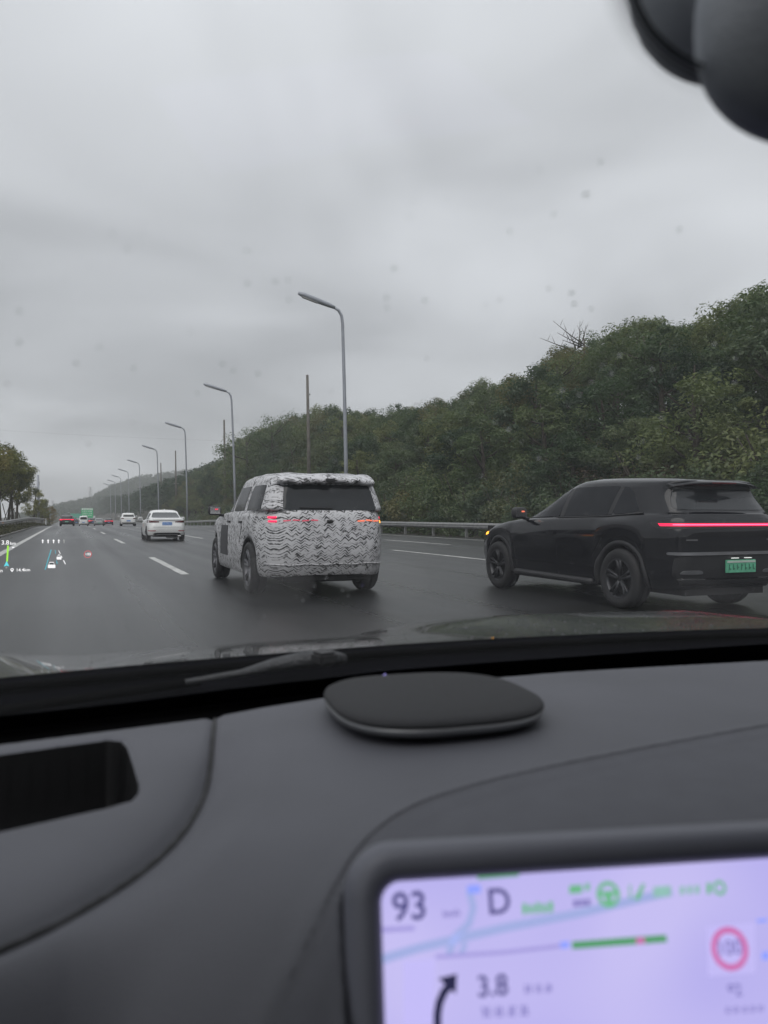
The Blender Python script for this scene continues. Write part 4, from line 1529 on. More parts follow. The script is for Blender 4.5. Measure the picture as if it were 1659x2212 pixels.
MB().box((0, .42, 1.475), (.05, .16, .05)).build('roof_fin', M['white_paint'], s_.root, bevel=.015)
MB().tube([(.48, -.93, .23), (.62, -.93, .23)], .03, 8).build('exhaust', M['chrome'], s_.root)
MB().box((.25, -.55, .20), (.5, .35, .16)).build('silencer', M['galv'], s_.root, bevel=.03)
MB().box((0, 0, .24), (1.2, .16, .12)).build('rear_axle', M['galv'], s_.root, bevel=.03)
s_.wheels(M['rim_l'], 5, False)


# ---- far traffic
def far_car(name, X, Y, rz, label, paint, W=1.85, H=1.6, lamps='off', L=4.5, van=False, saloon=False, plate='blue_plate', group=None, rear_m='glass'):
    k = H / 1.6
    belt_z = 1.08 * k if not van else .98 * k
    ro_ = [(-.9, H - .10), (0, H - .045), (1.4, H - .045), (1.9, H - .13), (2.6, H - .4)]
    gr = [(0.0, -.84, 2.4, .91), (.1, -.80, 2.3, .90), (.4, -.70, 2.0, .85), (.75, -.62, 1.7, .79), (.92, -.60, 1.5, .74), (1.0, -.55, 1.35, .66)]
    if van:
        ro_ = [(-1, H - .05), (2.2, H - .05), (3.0, H - .2), (3.6, H - .7)]
        gr = [(0.0, -.90, 3.3, .955), (.1, -.89, 3.2, .95), (.4, -.87, 2.9, .92), (.75, -.84, 2.6, .88), (.92, -.80, 2.4, .83), (1.0, -.74, 2.2, .74)]
    if saloon:
        ro_ = [(-.6, H - .3), (-.1, H - .10), (.5, H - .04), (1.1, H - .04), (2, H - .3)]
        gr = [(0.0, -.55, 2.2, .88), (.1, -.45, 2.1, .86), (.4, -.18, 1.8, .81), (.75, .15, 1.4, .75), (.92, .3, 1.2, .70), (1.0, .5, 1.0, .6)]
    P_ = dict(W=W, yr=-.95, yf=L - .95, wb=L * .59, wheel_r=.33, tyre_w=.22, arch_r=.38, sill=.26, under_z=.22, n=9, nf=5, taper=.04, ng=7, ngf=5, taperg=.03, crown=.03, cnt=150, rim_ratio=.62,
              belt=[(-1, belt_z), (1.8, belt_z - .02), (2.6, belt_z - .08), (3.6, belt_z - .25)], roof=ro_,
              lower=[(0, .95, .08, .1), (.1, .985, .01, .03), (.4, 1, 0, 0), (.7, .99, .02, .02), (.92, .975, .03, .06), (1, .95, .05, .1)], green=gr)
    q = Car(name, (X, Y, 0), R(rz), label, 'van' if van else 'car', P_, group)
    q.body(paint)
    z0, z1 = belt_z + .05, H - (.22 if not saloon else .16)
    q.patch('rear_window', M[rear_m], [(-W * .36, z0), (W * .36, z0)], [(-W * .31, z1), (W * .31, z1)], 'rear', rnd=9, off=.012, nu=16, nv=6)
    for sg in (-1, 1):
        q.patch('side_window', M['glass'], [(-.1 if saloon else -.4, z0), (1.7, z0)], [(.25 if saloon else -.3, z1), (1.25, z1)], 'side', sg, rnd=9, off=.012, nu=14, nv=5)
        zl = belt_z * .86
        wdt = .34 if not van else .12
        hz = .05 if not van else .2
        xa, xb = sorted((sg * W * .475, sg * (W * .475 - wdt)))
        q.patch('tail_lamp', M['red_on' if lamps != 'off' else 'red_off'], [(xa, zl - hz), (xb, zl - hz)], [(xa, zl + hz), (xb, zl + hz)], 'rear', off=.02, nu=8, nv=4)
        q.mirror(sg, 1.7, belt_z + .05, paint)
    if lamps == 'bar':
        q.patch('lamp_bar', M['red_on'], [(-W * .3, belt_z * .87), (W * .3, belt_z * .87)], [(-W * .3, belt_z * .87 + .05), (W * .3, belt_z * .87 + .05)], 'rear', off=.02, nu=14, nv=3)
    q.plate(0, belt_z * .6, M[plate], .44, .15, .02)
    q.patch('bumper', M['trim'], [(-W * .42, .32), (W * .42, .32)], [(-W * .4, .44), (W * .4, .44)], 'rear', off=.02, nu=14, nv=4)
    q.wheels(M['rim_l'], 5, False)
    return q


def far_at(name, x, Y, *args, **kw):
    q = far_car(name, float(at_y(x, 1125, Y)[0]), Y, *args, **kw)
    q.root.location.z = float(sag(Y + 1))
    return q


far_at('white_hatchback', 277, 99.0, -1.5, 'white hatchback with dark rear window just left of and beyond the white saloon', M['white_paint'], 1.85, 1.62)
far_at('dark_car', 144.5, 112, -1, 'dark car with a bright full width red lamp bar, leftmost of the far traffic', M['dark_paint'], 1.9, 1.5, 'bar', plate='green_plate')
far_at('white_van', 180.5, 156, -1, 'small white van with a dark rear window in front of the green sign', M['white_paint'], 1.72, 1.9, 'off', 4.3, van=True)
far_at('silver_saloon', 214, 152, -1, 'silver saloon car between two pairs of red tail lamps in the far traffic', M['silver_paint'], 1.82, 1.42, 'off', saloon=True, plate='green_plate')
far_at('dark_car', 235, 176, -1, 'far dark car right of the silver saloon, seen by its red lamp bar', M['dark_paint'], 1.85, 1.45, 'bar')
far_at('dark_car', 200, 182, -1, 'far dark car between the white van and the silver saloon, red lamps lit', M['dark_paint'], 1.9, 1.5, 'bar')
far_at('dark_car', 165.5, 186, -1, 'distant dark car mostly hidden by the white van, one red lamp showing at its left', M['dark_paint'], 1.85, 1.3, 'on', saloon=True)


# ---- spray thrown up behind the wheels: thin drifting mist
sm = bpy.data.materials.new('spray_mist')
sm.use_nodes = True
t = sm.node_tree
t.nodes.clear()
pv = t.nodes.new('ShaderNodeVolumePrincipled')
pv.inputs['Color'].default_value = (.95, .95, .96, 1)
pv.inputs['Density'].default_value = .045
t.links.new(pv.outputs[0], t.nodes.new('ShaderNodeOutputMaterial').inputs['Volume'])
for (X_, Y_, rx, ry, rz_, lab) in ((2.55, 10.4, .55, 1.3, .34, 'thin spray trailing from the left rear tyre of the wrapped car'), (4.3, 10.5, .5, 1.2, .32, 'thin spray trailing from the right rear tyre of the wrapped car'),
                                   (6.5, 6.7, .40, 1.0, .26, 'thin spray trailing from the rear tyre of the black car'), (3.5, 37.3, .4, 1.3, .2, 'thin spray behind the left tyre of the white saloon'),
                                   (5.0, 37.3, .4, 1.3, .2, 'thin spray behind the right tyre of the white saloon')):
    v, f = superell((0, 0, 0), (rx, ry, rz_), 2.0, 24, 14)
    o = MB().add(v, f).build('tyre_spray', M['liner'], smooth=True)
    o.location = (X_, Y_, rz_ * .75)
    o.data.materials.clear()
    o.data.materials.append(sm)
    tag(o, lab, 'spray', 'tyre spray on the wet road', 'stuff')
# ------------------------------------------------------------------ the car the picture is taken from
XC = .45                                            # its centre line


def sstep(t):
    t = np.clip(t, 0, 1)
    return t * t * (3 - 2 * t)


def glass_y(X):
    return 1.03 - .16 * (X - XC) ** 2


def glass_pt(X, k):
    """k metres up from the base along the pane"""
    X = np.asarray(X, float)
    cam_b = .012 * np.sin(np.clip(k / .95, 0, 1) * math.pi)
    return np.stack(np.broadcast_arrays(X * (1 - .10 * k) + XC * .10 * k, glass_y(X) - k * .85 + cam_b * .5, .905 + k * .527 + cam_b), -1)


own = empty('own_car', (0, 0, 0), 0, 'glossy dark bonnet, cowl and roof frame of the car the picture is taken from', 'car')
# bonnet
Xb = np.linspace(-.62, 1.52, 70)
Tb = np.linspace(0, 1, 46)
Pb = np.zeros((70, 46, 3))
for i, X in enumerate(Xb):
    y0 = 1.165 - .15 * (X - XC) ** 2
    yf_ = 2.32 - .28 * (X - XC) ** 2
    for j, t in enumerate(Tb):
        y = y0 + (yf_ - y0) * t
        d = y - y0
        rid = .10 * min(d, .34) * float(sstep((abs(X - .34) - .30) / .30)) * (1 - float(sstep((abs(X - XC) - .86) / .22)))
        z = .938 - .10 * d - .055 * d * d + rid - .05 * float(sstep((t - .93) / .07)) - .05 * float(sstep((abs(X - XC) - .90) / .2))
        Pb[i, j] = (X, y, z)
MB().grid(Pb).build('bonnet', M['bonnet'], own, smooth=True)
# rain beads on the bonnet
bd = MB()
rr_ = random.Random(8)
for k in range(330):
    i, j = rr_.uniform(0, 68), rr_.uniform(0, 1) ** 1.6 * 40
    p = Pb[int(i), int(j)] + (Pb[int(i) + 1, int(j) + 1] - Pb[int(i), int(j)]) * rr_.random()
    r0 = rr_.uniform(.0012, .0034)
    n_ = 7
    vv = [(p[0] + r0 * math.cos(6.283 * q / n_), p[1] + r0 * 1.2 * math.sin(6.283 * q / n_), p[2] - .0005) for q in range(n_)] + [(p[0], p[1], p[2] + r0 * .55)]
    bd.add(vv, [(q, (q + 1) % n_, n_) for q in range(n_)])
o = bd.build('rain_beads', M['bead'], own, smooth=True)
o['kind'] = 'stuff'
# cowl, seal, defroster channel
Pc, Pd, Ps = [], [], []
dash_edge = lambda X: np.interp(X, [-.4, -.06, .04, .15, .29, .46, .63, .99, 1.4], [.78, .838, .85, .865, .897, .915, .908, .865, .79])
for X in np.linspace(-.62, 1.52, 80):
    g_, c_ = float(glass_y(X)), 1.165 - .15 * (X - XC) ** 2
    Pc.append([(X, g_ - .01, .895), (X, g_ + .012, .906), (X, g_ + .05, .912), (X, (g_ + c_) / 2 + .02, .916), (X, c_ - .02, .930), (X, c_ + .004, .938), (X, c_ + .006, .90)])
    e_ = float(dash_edge(X))
    Pd.append([(X, e_ - .02, .88), (X, e_ + .03, .886), (X, (e_ + g_) / 2, .893), (X, g_ - .006, .903)])
MB().grid(Pc).build('cowl', M['black_gloss'], own, smooth=True)
sl = MB().tube([(X, 1.165 - .15 * (X - XC) ** 2 - .035, .932) for X in np.linspace(-.62, 1.52, 50)], .006, 6)
sl.build('bonnet_seal', M['seal'], own, smooth=True)
# roof, pillars, doors, seat backs: they shade the cabin
rf = []
for y in np.linspace(.20, -1.7, 10):
    rf.append([(X, y, 1.425 + .05 * min(1, (.25 - y) * 1.6) - .10 * abs((X - XC) / .95) ** 3) for X in np.linspace(-.42, 1.32, 14)])
MB().grid(rf).build('roof_lining', M['liner'], own, smooth=True)
MB().grid([[(q[0], q[1], q[2] + .03) for q in row] for row in rf]).build('roof', M['bonnet'], own, smooth=True)
for sg in (-1, 1):
    MB().tube([(XC + sg * .96, .92, .90), (XC + sg * .90, .50, 1.18), (XC + sg * .82, .16, 1.40), (XC + sg * .80, -.3, 1.42)], .045, 8).build('pillar', M['liner'], own, smooth=True)
    MB().box((XC + sg * .92, -.35, .58), (.08, 2.4, .72)).build('door_panel', M['dash'], own, bevel=.02)
MB().box((XC, -1.15, .75), (1.7, .15, 1.0)).build('seat_back', M['dash'], own, bevel=.04)
MB().box((XC, -.3, .25), (1.8, 2.4, .06)).build('cabin_floor', M['under'], own)

# wiper parked on the cowl
wp = empty('wiper', (0, 0, 0), 0, 'grey wiper arm lying on the black cowl beyond the dashboard', 'wiper')
pts = [at_z(400, 1474, .926), at_z(520, 1454, .930), at_z(590, 1437, .936), at_z(650, 1426, .942), at_z(715, 1421, .944), at_z(742, 1424, .938)]
MB().tube(pts, [.004, .005, .010, .0125, .012, .008], 8).build('wiper_arm', M['wiper'], wp, smooth=True)
pts2 = [at_z(0, 1535, .922), at_z(200, 1505, .922), at_z(430, 1472, .924)]
MB().tube(pts2, .007, 6).build('wiper_blade', M['seal'], wp, smooth=True)
MB().box(tuple(at_z(700, 1421, .948)), (.03, .03, .018), rot=.3).build('pivot_cap', M['trim'], wp, bevel=.004)

# windscreen
ws = empty('windscreen', (XC, float(glass_y(XC)), .905), 0, 'raked wet windscreen the road is seen through', 'windscreen')
wloc = Vector(ws.location)
Pg = np.array([glass_pt(np.linspace(-.55, 1.45, 40), k) for k in np.linspace(-.01, 1.0, 26)]) - np.array(wloc)
MB().grid(Pg).build('glass_pane', M['screen_glass'], ws, smooth=True)
gn = Vector((0, .527, .85)).normalized()            # outward normal of the pane


def on_glass(x, y):
    """point of the pane seen at a picture position"""
    d = ray(x, y)
    lo, hi = .05, 3.0
    for _ in range(40):
        mid = (lo + hi) / 2
        p = np.array([0, 0, EYE]) + d * mid
        k = (float(glass_y(p[0])) - p[1]) / .85
        s_ = .905 + k * .527 - p[2]
        if s_ > 0:
            lo = mid
        else:
            hi = mid
    return np.array([0, 0, EYE]) + d * hi


def drops(name, spots, m):
    mb = MB()
    t1 = Vector((1, 0, 0))
    t2 = gn.cross(t1)
    for p, r0, st in spots:
        p = Vector(p) + gn * .0015
        vv = []
        n_ = 12
        for rr, hh in ((1, 0), (.86, .28), (.55, .46)):
            for q in range(n_):
                an = 6.2832 * q / n_
                vv.append(tuple(p + t1 * (math.cos(an) * rr * r0) + t2 * (math.sin(an) * rr * r0 * st) + gn * (hh * r0)))
        vv.append(tuple(p + gn * (.52 * r0)))
        ff = [(i * n_ + q, i * n_ + (q + 1) % n_, (i + 1) * n_ + (q + 1) % n_, (i + 1) * n_ + q) for i in range(2) for q in range(n_)]
        ff += [(2 * n_ + q, 2 * n_ + (q + 1) % n_, 3 * n_) for q in range(n_)]
        ff.append(tuple(range(n_ - 1, -1, -1)))
        mb.add(vv, ff)
    return mb.build(name, m, smooth=True)


spots = []
rr_ = random.Random(21)
for x, y in [(1302, 792), (1322, 810), (1278, 828), (1216, 845), (1252, 856), (1230, 878), (1390, 955), (1588, 829), (1070, 916), (1100, 930), (1165, 992), (1110, 1000), (1410, 800),
             (1268, 425), (1103, 503), (1198, 467), (1470, 500), (836, 648), (534, 547), (1237, 637), (1242, 661), (1380, 990), (1340, 770), (1545, 745), (1020, 872), (900, 880), (1430, 905),
             (640, 1292), (680, 1268), (655, 1300), (600, 1262), (705, 1250), (670, 1282), (740, 1278), (1070, 915), (1490, 945), (975, 960), (1040, 1030)]:
    spots.append((on_glass(x, y), rr_.uniform(.0008, .0015), rr_.uniform(.9, 1.3)))
for k in range(110):
    x, y = rr_.uniform(0, 1659), rr_.choice([rr_.uniform(350, 1400), rr_.uniform(650, 1300)])
    spots.append((on_glass(x, y), rr_.uniform(.0004, .0011), rr_.uniform(.8, 1.4)))
# black print along the foot of the pane
fx = np.linspace(-.55, 1.45, 50)
fk = []
for x_ in fx:
    best = .02
    for k_ in np.linspace(.0, .25, 120):
        q = glass_pt(x_, k_)
        qx, qy, _ = px(q)
        if qy > np.interp(qx, [-200, 0, 240, 480, 700, 830, 1200, 1659, 1900], [1566, 1540, 1516, 1484, 1460, 1443, 1416, 1386, 1374]):
            best = k_
    fk.append(best)
gi = np.array([0, .527, .85]) / np.hypot(.527, .85)
Pg = [[glass_pt(x_, k_ * t_) - gi * .003 - np.array(wloc) for t_ in np.linspace(-.02, 1, 5)] for x_, k_ in zip(fx, fk)]
MB().grid(Pg).build('black_band', M['black_gloss'], ws, smooth=True)
o = drops('raindrops', spots, M['drop'])
tag(o, 'small raindrops clinging to the outside of the windscreen', 'raindrops', kind='stuff')

# housing and mirror at the top of the windscreen, with the dotted print round it
hs_c = at_d(1610, -110, .42)
mh = empty('mirror_housing', tuple(hs_c), 0, 'dark rounded sensor housing and back of the mirror hanging at the upper right', 'mirror')
v, f = superell((0, 0, 0), (.062, .052, .068), 2.3, 44, 26)
cov = MB().add(v, f).build('sensor_cover', M['mirror_plastic'], mh, smooth=True)
cov.rotation_euler = (0, 0, -YAW)
p2 = at_d(1800, 62, .37) - hs_c
v, f = superell((0, 0, 0), (.066, .022, .0565), 2.4, 44, 26)
mb_ = MB().add(v, f).build('mirror_back', M['mirror_plastic'], mh, smooth=True)
mb_.location = tuple(p2)
mb_.rotation_euler = (0, 0, -YAW)
st_ = MB().tube([(0, 0, 0), tuple(p2 * .6), tuple(p2)], .016, 10).build('stalk', M['mirror_plastic'], mh, smooth=True)
dt = MB()
t1 = Vector((1, 0, 0))
t2 = gn.cross(t1)
for a in range(-4, 74):
    for q in range(7):
        an = R(92 + a * 1.7 + (q % 2) * .85)
        rx, ry = 246 + q * 11, 226 + q * 11
        x, y = 1610 + math.cos(an) * rx, -70 + math.sin(an) * ry
        if x > 1700 or y < -150:
            continue
        p = Vector(on_glass(x, y)) - gn * .001 - wloc
        r0 = .00105 * (1 - q / 8.5)
        dt.add([tuple(p + t1 * (r0 * math.cos(6.283 * k / 8)) + t2 * (r0 * math.sin(6.283 * k / 8))) for k in range(8)], [tuple(range(8))])
o = dt.build('dotted_print', M['black_gloss'], ws)
o['kind'] = 'stuff'

# ---- dashboard as one relief, cut into its panels
DZ = .93


def z_base(X, Y):
    t = (.47 - Y) - .45 * np.clip(X, 0, None)
    s_ = .035
    drop = 2.3 * s_ * np.log1p(np.exp(np.clip(t / s_, -30, 30)))
    back = .06 * np.clip(Y - .80, 0, None) ** 1.3
    return DZ - drop - back + .006 * np.exp(-((X - .6) / .5) ** 2)


def px_xy(pts, z):
    return np.array([at_z(x, y, z)[:2] for x, y in pts])


def on_base(x, y):
    d = ray(x, y)
    lo, hi = .2, 1.5
    for _ in range(40):
        mid = (lo + hi) / 2
        p = np.array([0, 0, EYE]) + d * mid
        if p[2] > z_base(p[0], p[1]):
            lo = mid
        else:
            hi = mid
    return (np.array([0, 0, EYE]) + d * lo)[:2]


def smooth_path(p, n=160):
    p = np.asarray(p)
    for _ in range(3):
        q = [p[0]]
        for a, b2 in zip(p[:-1], p[1:]):
            q += [a * .75 + b2 * .25, a * .25 + b2 * .75]
        q.append(p[-1])
        p = np.array(q)
    d = np.concatenate([[0], np.cumsum(np.linalg.norm(np.diff(p, axis=0), axis=1))])
    t = np.linspace(0, d[-1], n)
    return np.stack([np.interp(t, d, p[:, 0]), np.interp(t, d, p[:, 1])], 1)


def dist_path(X, Y, path):
    best = np.full(X.shape, 9.0)
    sgn = np.zeros(X.shape)
    for a, b2 in zip(path[:-1], path[1:]):
        ab = b2 - a
        L2 = ab @ ab + 1e-12
        t = np.clip(((X - a[0]) * ab[0] + (Y - a[1]) * ab[1]) / L2, 0, 1)
        dx, dy = X - a[0] - t * ab[0], Y - a[1] - t * ab[1]
        d = np.hypot(dx, dy)
        cr_ = ab[0] * (Y - a[1]) - ab[1] * (X - a[0])
        m_ = d < best
        best = np.where(m_, d, best)
        sgn = np.where(m_, np.sign(cr_), sgn)
    return best, sgn


s1 = [at_z(x, y, .915)[:2] for x, y in [(469, 1535), (462, 1600), (455, 1660), (436, 1720), (390, 1795), (300, 1875), (150, 1965), (0, 2035)]]
s1 = [np.array([s1[0][0] + .012, s1[0][1] + .05])] + s1 + [s1[-1] + np.array([-.10, -.045]), s1[-1] + np.array([-.25, -.09])]
seam1 = smooth_path(s1)
s2 = [on_base(x, y) for x, y in [(1659, 1572), (1480, 1605), (1300, 1640), (1120, 1678), (950, 1725), (860, 1770), (790, 1835), (740, 1925), (695, 2020), (655, 2110), (605, 2212)]]
s2 = [s2[0] * 2 - s2[1] + (s2[0] - s2[1]) * 2] + s2 + [s2[-1] * 2 - s2[-2]]
seam2 = smooth_path(s2)
rec = [at_z(x, y, DZ)[:2] for x, y in [(0, 1627), (130, 1609), (235, 1595), (262, 1598), (275, 1612), (288, 1650), (300, 1690), (300, 1705), (285, 1722), (230, 1740), (120, 1765), (0, 1792)]]
rec = np.array([[-.34, rec[0][1] + .0]] + rec + [[-.34, rec[-1][1] - .06]])

# screen frame placement
sP = at_d(822, 1906, .455)
a8 = R(7.5)
fh = np.array([c_f[0], c_f[1], 0]) / math.hypot(c_f[0], c_f[1])
sx = c_r * math.cos(a8) + fh * math.sin(a8)
sn0 = np.cross(sx, [0, 0, 1.0])                     # horizontal, towards the viewer
tl_ = R(16)
sy = np.array([0, 0, 1.0]) * math.cos(tl_) - sn0 * math.sin(tl_)
sn = np.cross(sx, sy)
S_M = Matrix(((sx[0], sy[0], sn[0], sP[0]), (sx[1], sy[1], sn[1], sP[1]), (sx[2], sy[2], sn[2], sP[2]), (0, 0, 0, 1)))

GX, GY = .0025, .0022
gx = np.arange(-.34, 1.42, GX)
gy = np.arange(.20, .95, GY)
X, Y = np.meshgrid(gx, gy, indexing='ij')
Z = z_base(X, Y)
d1, g1 = dist_path(X, Y, seam1)
inside1 = g1 < 0                                    # left of the seam: binnacle cover
if inside1[int(.75 * len(gx)), len(gy) // 2]:
    inside1 = ~inside1
pan = DZ - .019 * np.exp(-(d1 / .020) ** 1.3) * sstep((.80 - Y) / .12) - .004 * np.exp(-(d1 / .006) ** 2)
pan = pan - .06 * np.clip(Y - .82, 0, None) ** 1.2
Z = np.where(inside1, pan, Z - .004 * np.exp(-(d1 / .005) ** 2))
mixk = sstep(d1 / .060)
Z = np.where(inside1, Z, (DZ - .019 * sstep((.80 - Y) / .12)) * (1 - mixk) + Z * mixk - .003 * np.exp(-(d1 / .006) ** 2))
d2, g2 = dist_path(X, Y, seam2)
side2 = g2 > 0
if not side2[-20, 40]:
    side2 = ~side2
Z = Z - .0013 * np.exp(-(d2 / .0042) ** 2) - np.where(side2 & ~inside1, .0022 * sstep(d2 / .008), 0) + np.where(~inside1, .0010 * np.exp(-((d2 - .009) / .006) ** 2), 0)
# recess
pg = rec
inp = np.zeros(X.shape, bool)
for a, b2 in zip(pg, np.roll(pg, -1, 0)):
    cnd = ((a[1] > Y) != (b2[1] > Y)) & (X < (b2[0] - a[0]) * (Y - a[1]) / (b2[1] - a[1] + 1e-12) + a[0])
    inp ^= cnd
pgc = np.vstack([pg, pg[:1]])
dr, _ = dist_path(X, Y, pgc)
near = dr < .0016                                   # settle the relief's points on the rim of the opening
for i_, j_ in zip(*np.nonzero(near)):
    q_ = np.array([X[i_, j_], Y[i_, j_]])
    best_ = None
    for a_, b_ in zip(pgc[:-1], pgc[1:]):
        ab_ = b_ - a_
        t_ = np.clip((q_ - a_) @ ab_ / (ab_ @ ab_), 0, 1)
        c_ = a_ + ab_ * t_
        dd_ = np.hypot(*(c_ - q_))
        if best_ is None or dd_ < best_[0]:
            best_ = (dd_, c_)
    X[i_, j_], Y[i_, j_] = best_[1]
inp &= ~near
dr = np.where(near, 0, dr)
Z = np.where(inp, Z - .03 - .05 * sstep(dr / .008), Z - .002 * np.exp(-(dr / .004) ** 2))
# rear edge rolls over, and room for the screen
edge = dash_edge(X)
Z = Z - .05 * sstep((Y - edge + .012) / .022)
loc = np.stack([X - sP[0], Y - sP[1], Z - sP[2]], -1)
lx_, ln_ = loc @ sx, loc @ sn
cut = sstep((ln_ + .030) / .012) * sstep((lx_ + .022) / .006)
Z = Z - .16 * cut
V = np.stack([X, Y, Z], -1).reshape(-1, 3)
nx_, ny_ = X.shape
idx = np.arange(nx_ * ny_).reshape(nx_, ny_)
quads = np.stack([idx[:-1, :-1], idx[1:, :-1], idx[1:, 1:], idx[:-1, 1:]], -1)
cell = lambda A: A[:-1, :-1]
keep = cell(Y < edge + .016)
m_rec = (cell(inp) | inp[1:, :-1] | inp[:-1, 1:] | inp[1:, 1:]) & keep
m_pan = cell(inside1) & keep & ~m_rec
m_scr = cell(side2 & ~inside1) & keep
m_main = keep & ~m_rec & ~m_pan & ~m_scr
dsh = empty('dashboard', (XC, .6, .7), 0, 'grey soft-touch dashboard top with a black display recess at the left and stitched seams', 'dashboard')
dl = np.array(dsh.location)


def sub_mesh(name, mask, m):
    q = quads[mask]
    u_, inv = np.unique(q, return_inverse=True)
    me = bpy.data.meshes.new(name)
    vv = (V[u_] - dl).astype(np.float32)
    me.vertices.add(len(vv))
    me.vertices.foreach_set('co', vv.ravel())
    me.loops.add(q.size)
    me.loops.foreach_set('vertex_index', inv.ravel().astype(np.int32))
    me.polygons.add(len(q))
    me.polygons.foreach_set('loop_start', np.arange(0, q.size, 4, dtype=np.int32))
    me.polygons.foreach_set('loop_total', np.full(len(q), 4, np.int32))
    me.polygons.foreach_set('use_smooth', np.ones(len(q), bool))
    me.materials.append(m)
    me.update(calc_edges=True)
    return link(bpy.data.objects.new(name, me), dsh)


sub_mesh('dash_top', m_main, M['dash'])
sub_mesh('binnacle_cover', m_pan, M['dash'])
sub_mesh('screen_surround', m_scr, M['dash2'])
sub_mesh('display_recess', m_rec, M['recess'])
MB().grid(np.array(Pd) - dl).build('defroster_channel', M['seal'], dsh, smooth=True)
MB().tube(np.array([(x, float(dash_edge(x)) + .010, .903) for x in np.linspace(-.36, 1.4, 60)]) - dl, .006, 8).build('edge_trim', M['trim'], dsh, smooth=True)


def z_at(p):
    i = int(np.clip((p[0] - gx[0]) / GX, 0, nx_ - 1))
    j = int(np.clip((p[1] - gy[0]) / GY, 0, ny_ - 1))
    return Z[i, j]


gap = [(q[0] - dl[0], q[1] - dl[1], z_at(q) + .0012 - dl[2]) for q in seam1 if -.33 < q[0] and q[1] < float(dash_edge(q[0])) - .004]
MB().tube(gap, .0024, 6).build('seam_gap', M['recess'], dsh, smooth=True)
stt = MB()
L_ = np.concatenate([[0], np.cumsum(np.linalg.norm(np.diff(seam2, axis=0), axis=1))])
for off in (-.0055,):
    for s0 in np.arange(.01, L_[-1] - .01, .0062):
        q = []
        for ds in (0, .0042):
            xx, yy = np.interp(s0 + ds, L_, seam2[:, 0]), np.interp(s0 + ds, L_, seam2[:, 1])
            k = min(len(seam2) - 2, int(np.searchsorted(L_, s0)))
            tv = seam2[k + 1] - seam2[k]
            tv = tv / (np.linalg.norm(tv) + 1e-9)
            nn = np.array([-tv[1], tv[0]])
            xx, yy = xx + nn[0] * off, yy + nn[1] * off
            q.append((xx - dl[0], yy - dl[1], z_at((xx, yy)) + .0006 - dl[2]))
        if q[0][2] > .70 - dl[2] + .08:
            stt.tube(q, .0006, 5)
o = stt.build('stitching', M['stitch'], dsh)
o['kind'] = 'stuff'

# ---- speaker pod on the dashboard
sk = empty('dash_speaker', (.362, .750, DZ), R(-6), 'flat rounded black fabric speaker pod standing on the dashboard', 'speaker')


def pod(rx, ry, prof, n=2.8, cnt=72):
    mb = MB()
    P_ = []
    for s_, z_ in prof:
        row = []
        for k in range(cnt + 1):
            th = 2 * math.pi * k / cnt
            cx_, sy_ = math.cos(th), math.sin(th)
            row.append((rx * s_ * math.copysign(abs(cx_) ** (2 / n), cx_), ry * s_ * math.copysign(abs(sy_) ** (2 / n), sy_) * (1 - .04 * cx_), z_))
        P_.append(row)
    return mb.grid(P_)


pod(.108, .104, [(.80, -.01), (.82, .012)]).build('base', M['seal'], sk, smooth=True)
pod(.112, .108, [(.80, .010), (.93, .011), (.985, .0145), (1.0, .018), (.995, .0205), (.97, .021)]).build('trim_ring', M['satin'], sk, smooth=True)
pod(.112, .108, [(.975, .0212), (1.0, .0225), (1.002, .0245), (.985, .0275), (.94, .030), (.8, .033), (.6, .035), (.3, .0362), (.01, .0365)]).build('fabric_grille', M['fabric'], sk, smooth=True)
MB().tube([(-.03, .085, .0315), (-.026, .085, .0335)], .0016, 6).build('badge', glow_mat('blue_speck', (.35, .3, .9), .5), sk)

# ---- centre screen
scn = empty('centre_screen', (0, 0, 0), 0, 'lilac lit touchscreen in a thick dark frame at the lower right of the dashboard', 'touchscreen')
scn.matrix_world = S_M
W_, H_ = .335, .205


def rrect(x0, x1, y0, y1, r0, n=10):
    out = []
    for cx_, cy_, a0 in ((x1 - r0, y1 - r0, 0), (x0 + r0, y1 - r0, 90), (x0 + r0, y0 + r0, 180), (x1 - r0, y0 + r0, 270)):
        for k in range(n + 1):
            an = R(a0 + 90 * k / n)
            out.append((cx_ + r0 * math.cos(an), cy_ + r0 * math.sin(an)))
    return out


rings = []
for gr_, z_, r0 in ((.0, .0005, .012), (.001, .004, .012), (.005, .0085, .015), (.011, .0095, .020), (.017, .007, .025), (.0205, .001, .028), (.0215, -.008, .029), (.020, -.018, .028), (.012, -.024, .022)):
    rings.append([(x, y, z_) for x, y in rrect(-gr_, W_ + gr_, -H_ - gr_, gr_, r0)] )
rings = [r_ + [r_[0]] for r_ in rings]
fr_ = MB().grid(rings)
fr_.add(rings[-1][:-1], [tuple(range(len(rings[-1]) - 1))])
fr_.build('screen_frame', M['bezel'], scn, smooth=True)


def screen_panel_mat():
    m, t, b_ = new_mat('lit_display')
    tcn = t.nodes.new('ShaderNodeTexCoord')
    n = t.nodes.new('ShaderNodeTexNoise')
    n.inputs['Scale'].default_value = 9
    n.inputs['Detail'].default_value = 1
    t.links.new(tcn.outputs['Object'], n.inputs['Vector'])
    rp = t.nodes.new('ShaderNodeValToRGB')
    rp.color_ramp.elements[0].position = .3
    rp.color_ramp.elements[1].position = .7
    rp.color_ramp.elements[0].color = (.46, .425, .85, 1)
    rp.color_ramp.elements[1].color = (.57, .525, .90, 1)
    t.links.new(n.outputs[0], rp.inputs[0])
    b_.inputs['Base Color'].default_value = (.02, .02, .02, 1)
    b_.inputs['Roughness'].default_value = .25
    t.links.new(rp.outputs[0], b_.inputs['Emission Color'])
    b_.inputs['Emission Strength'].default_value = .60
    return m


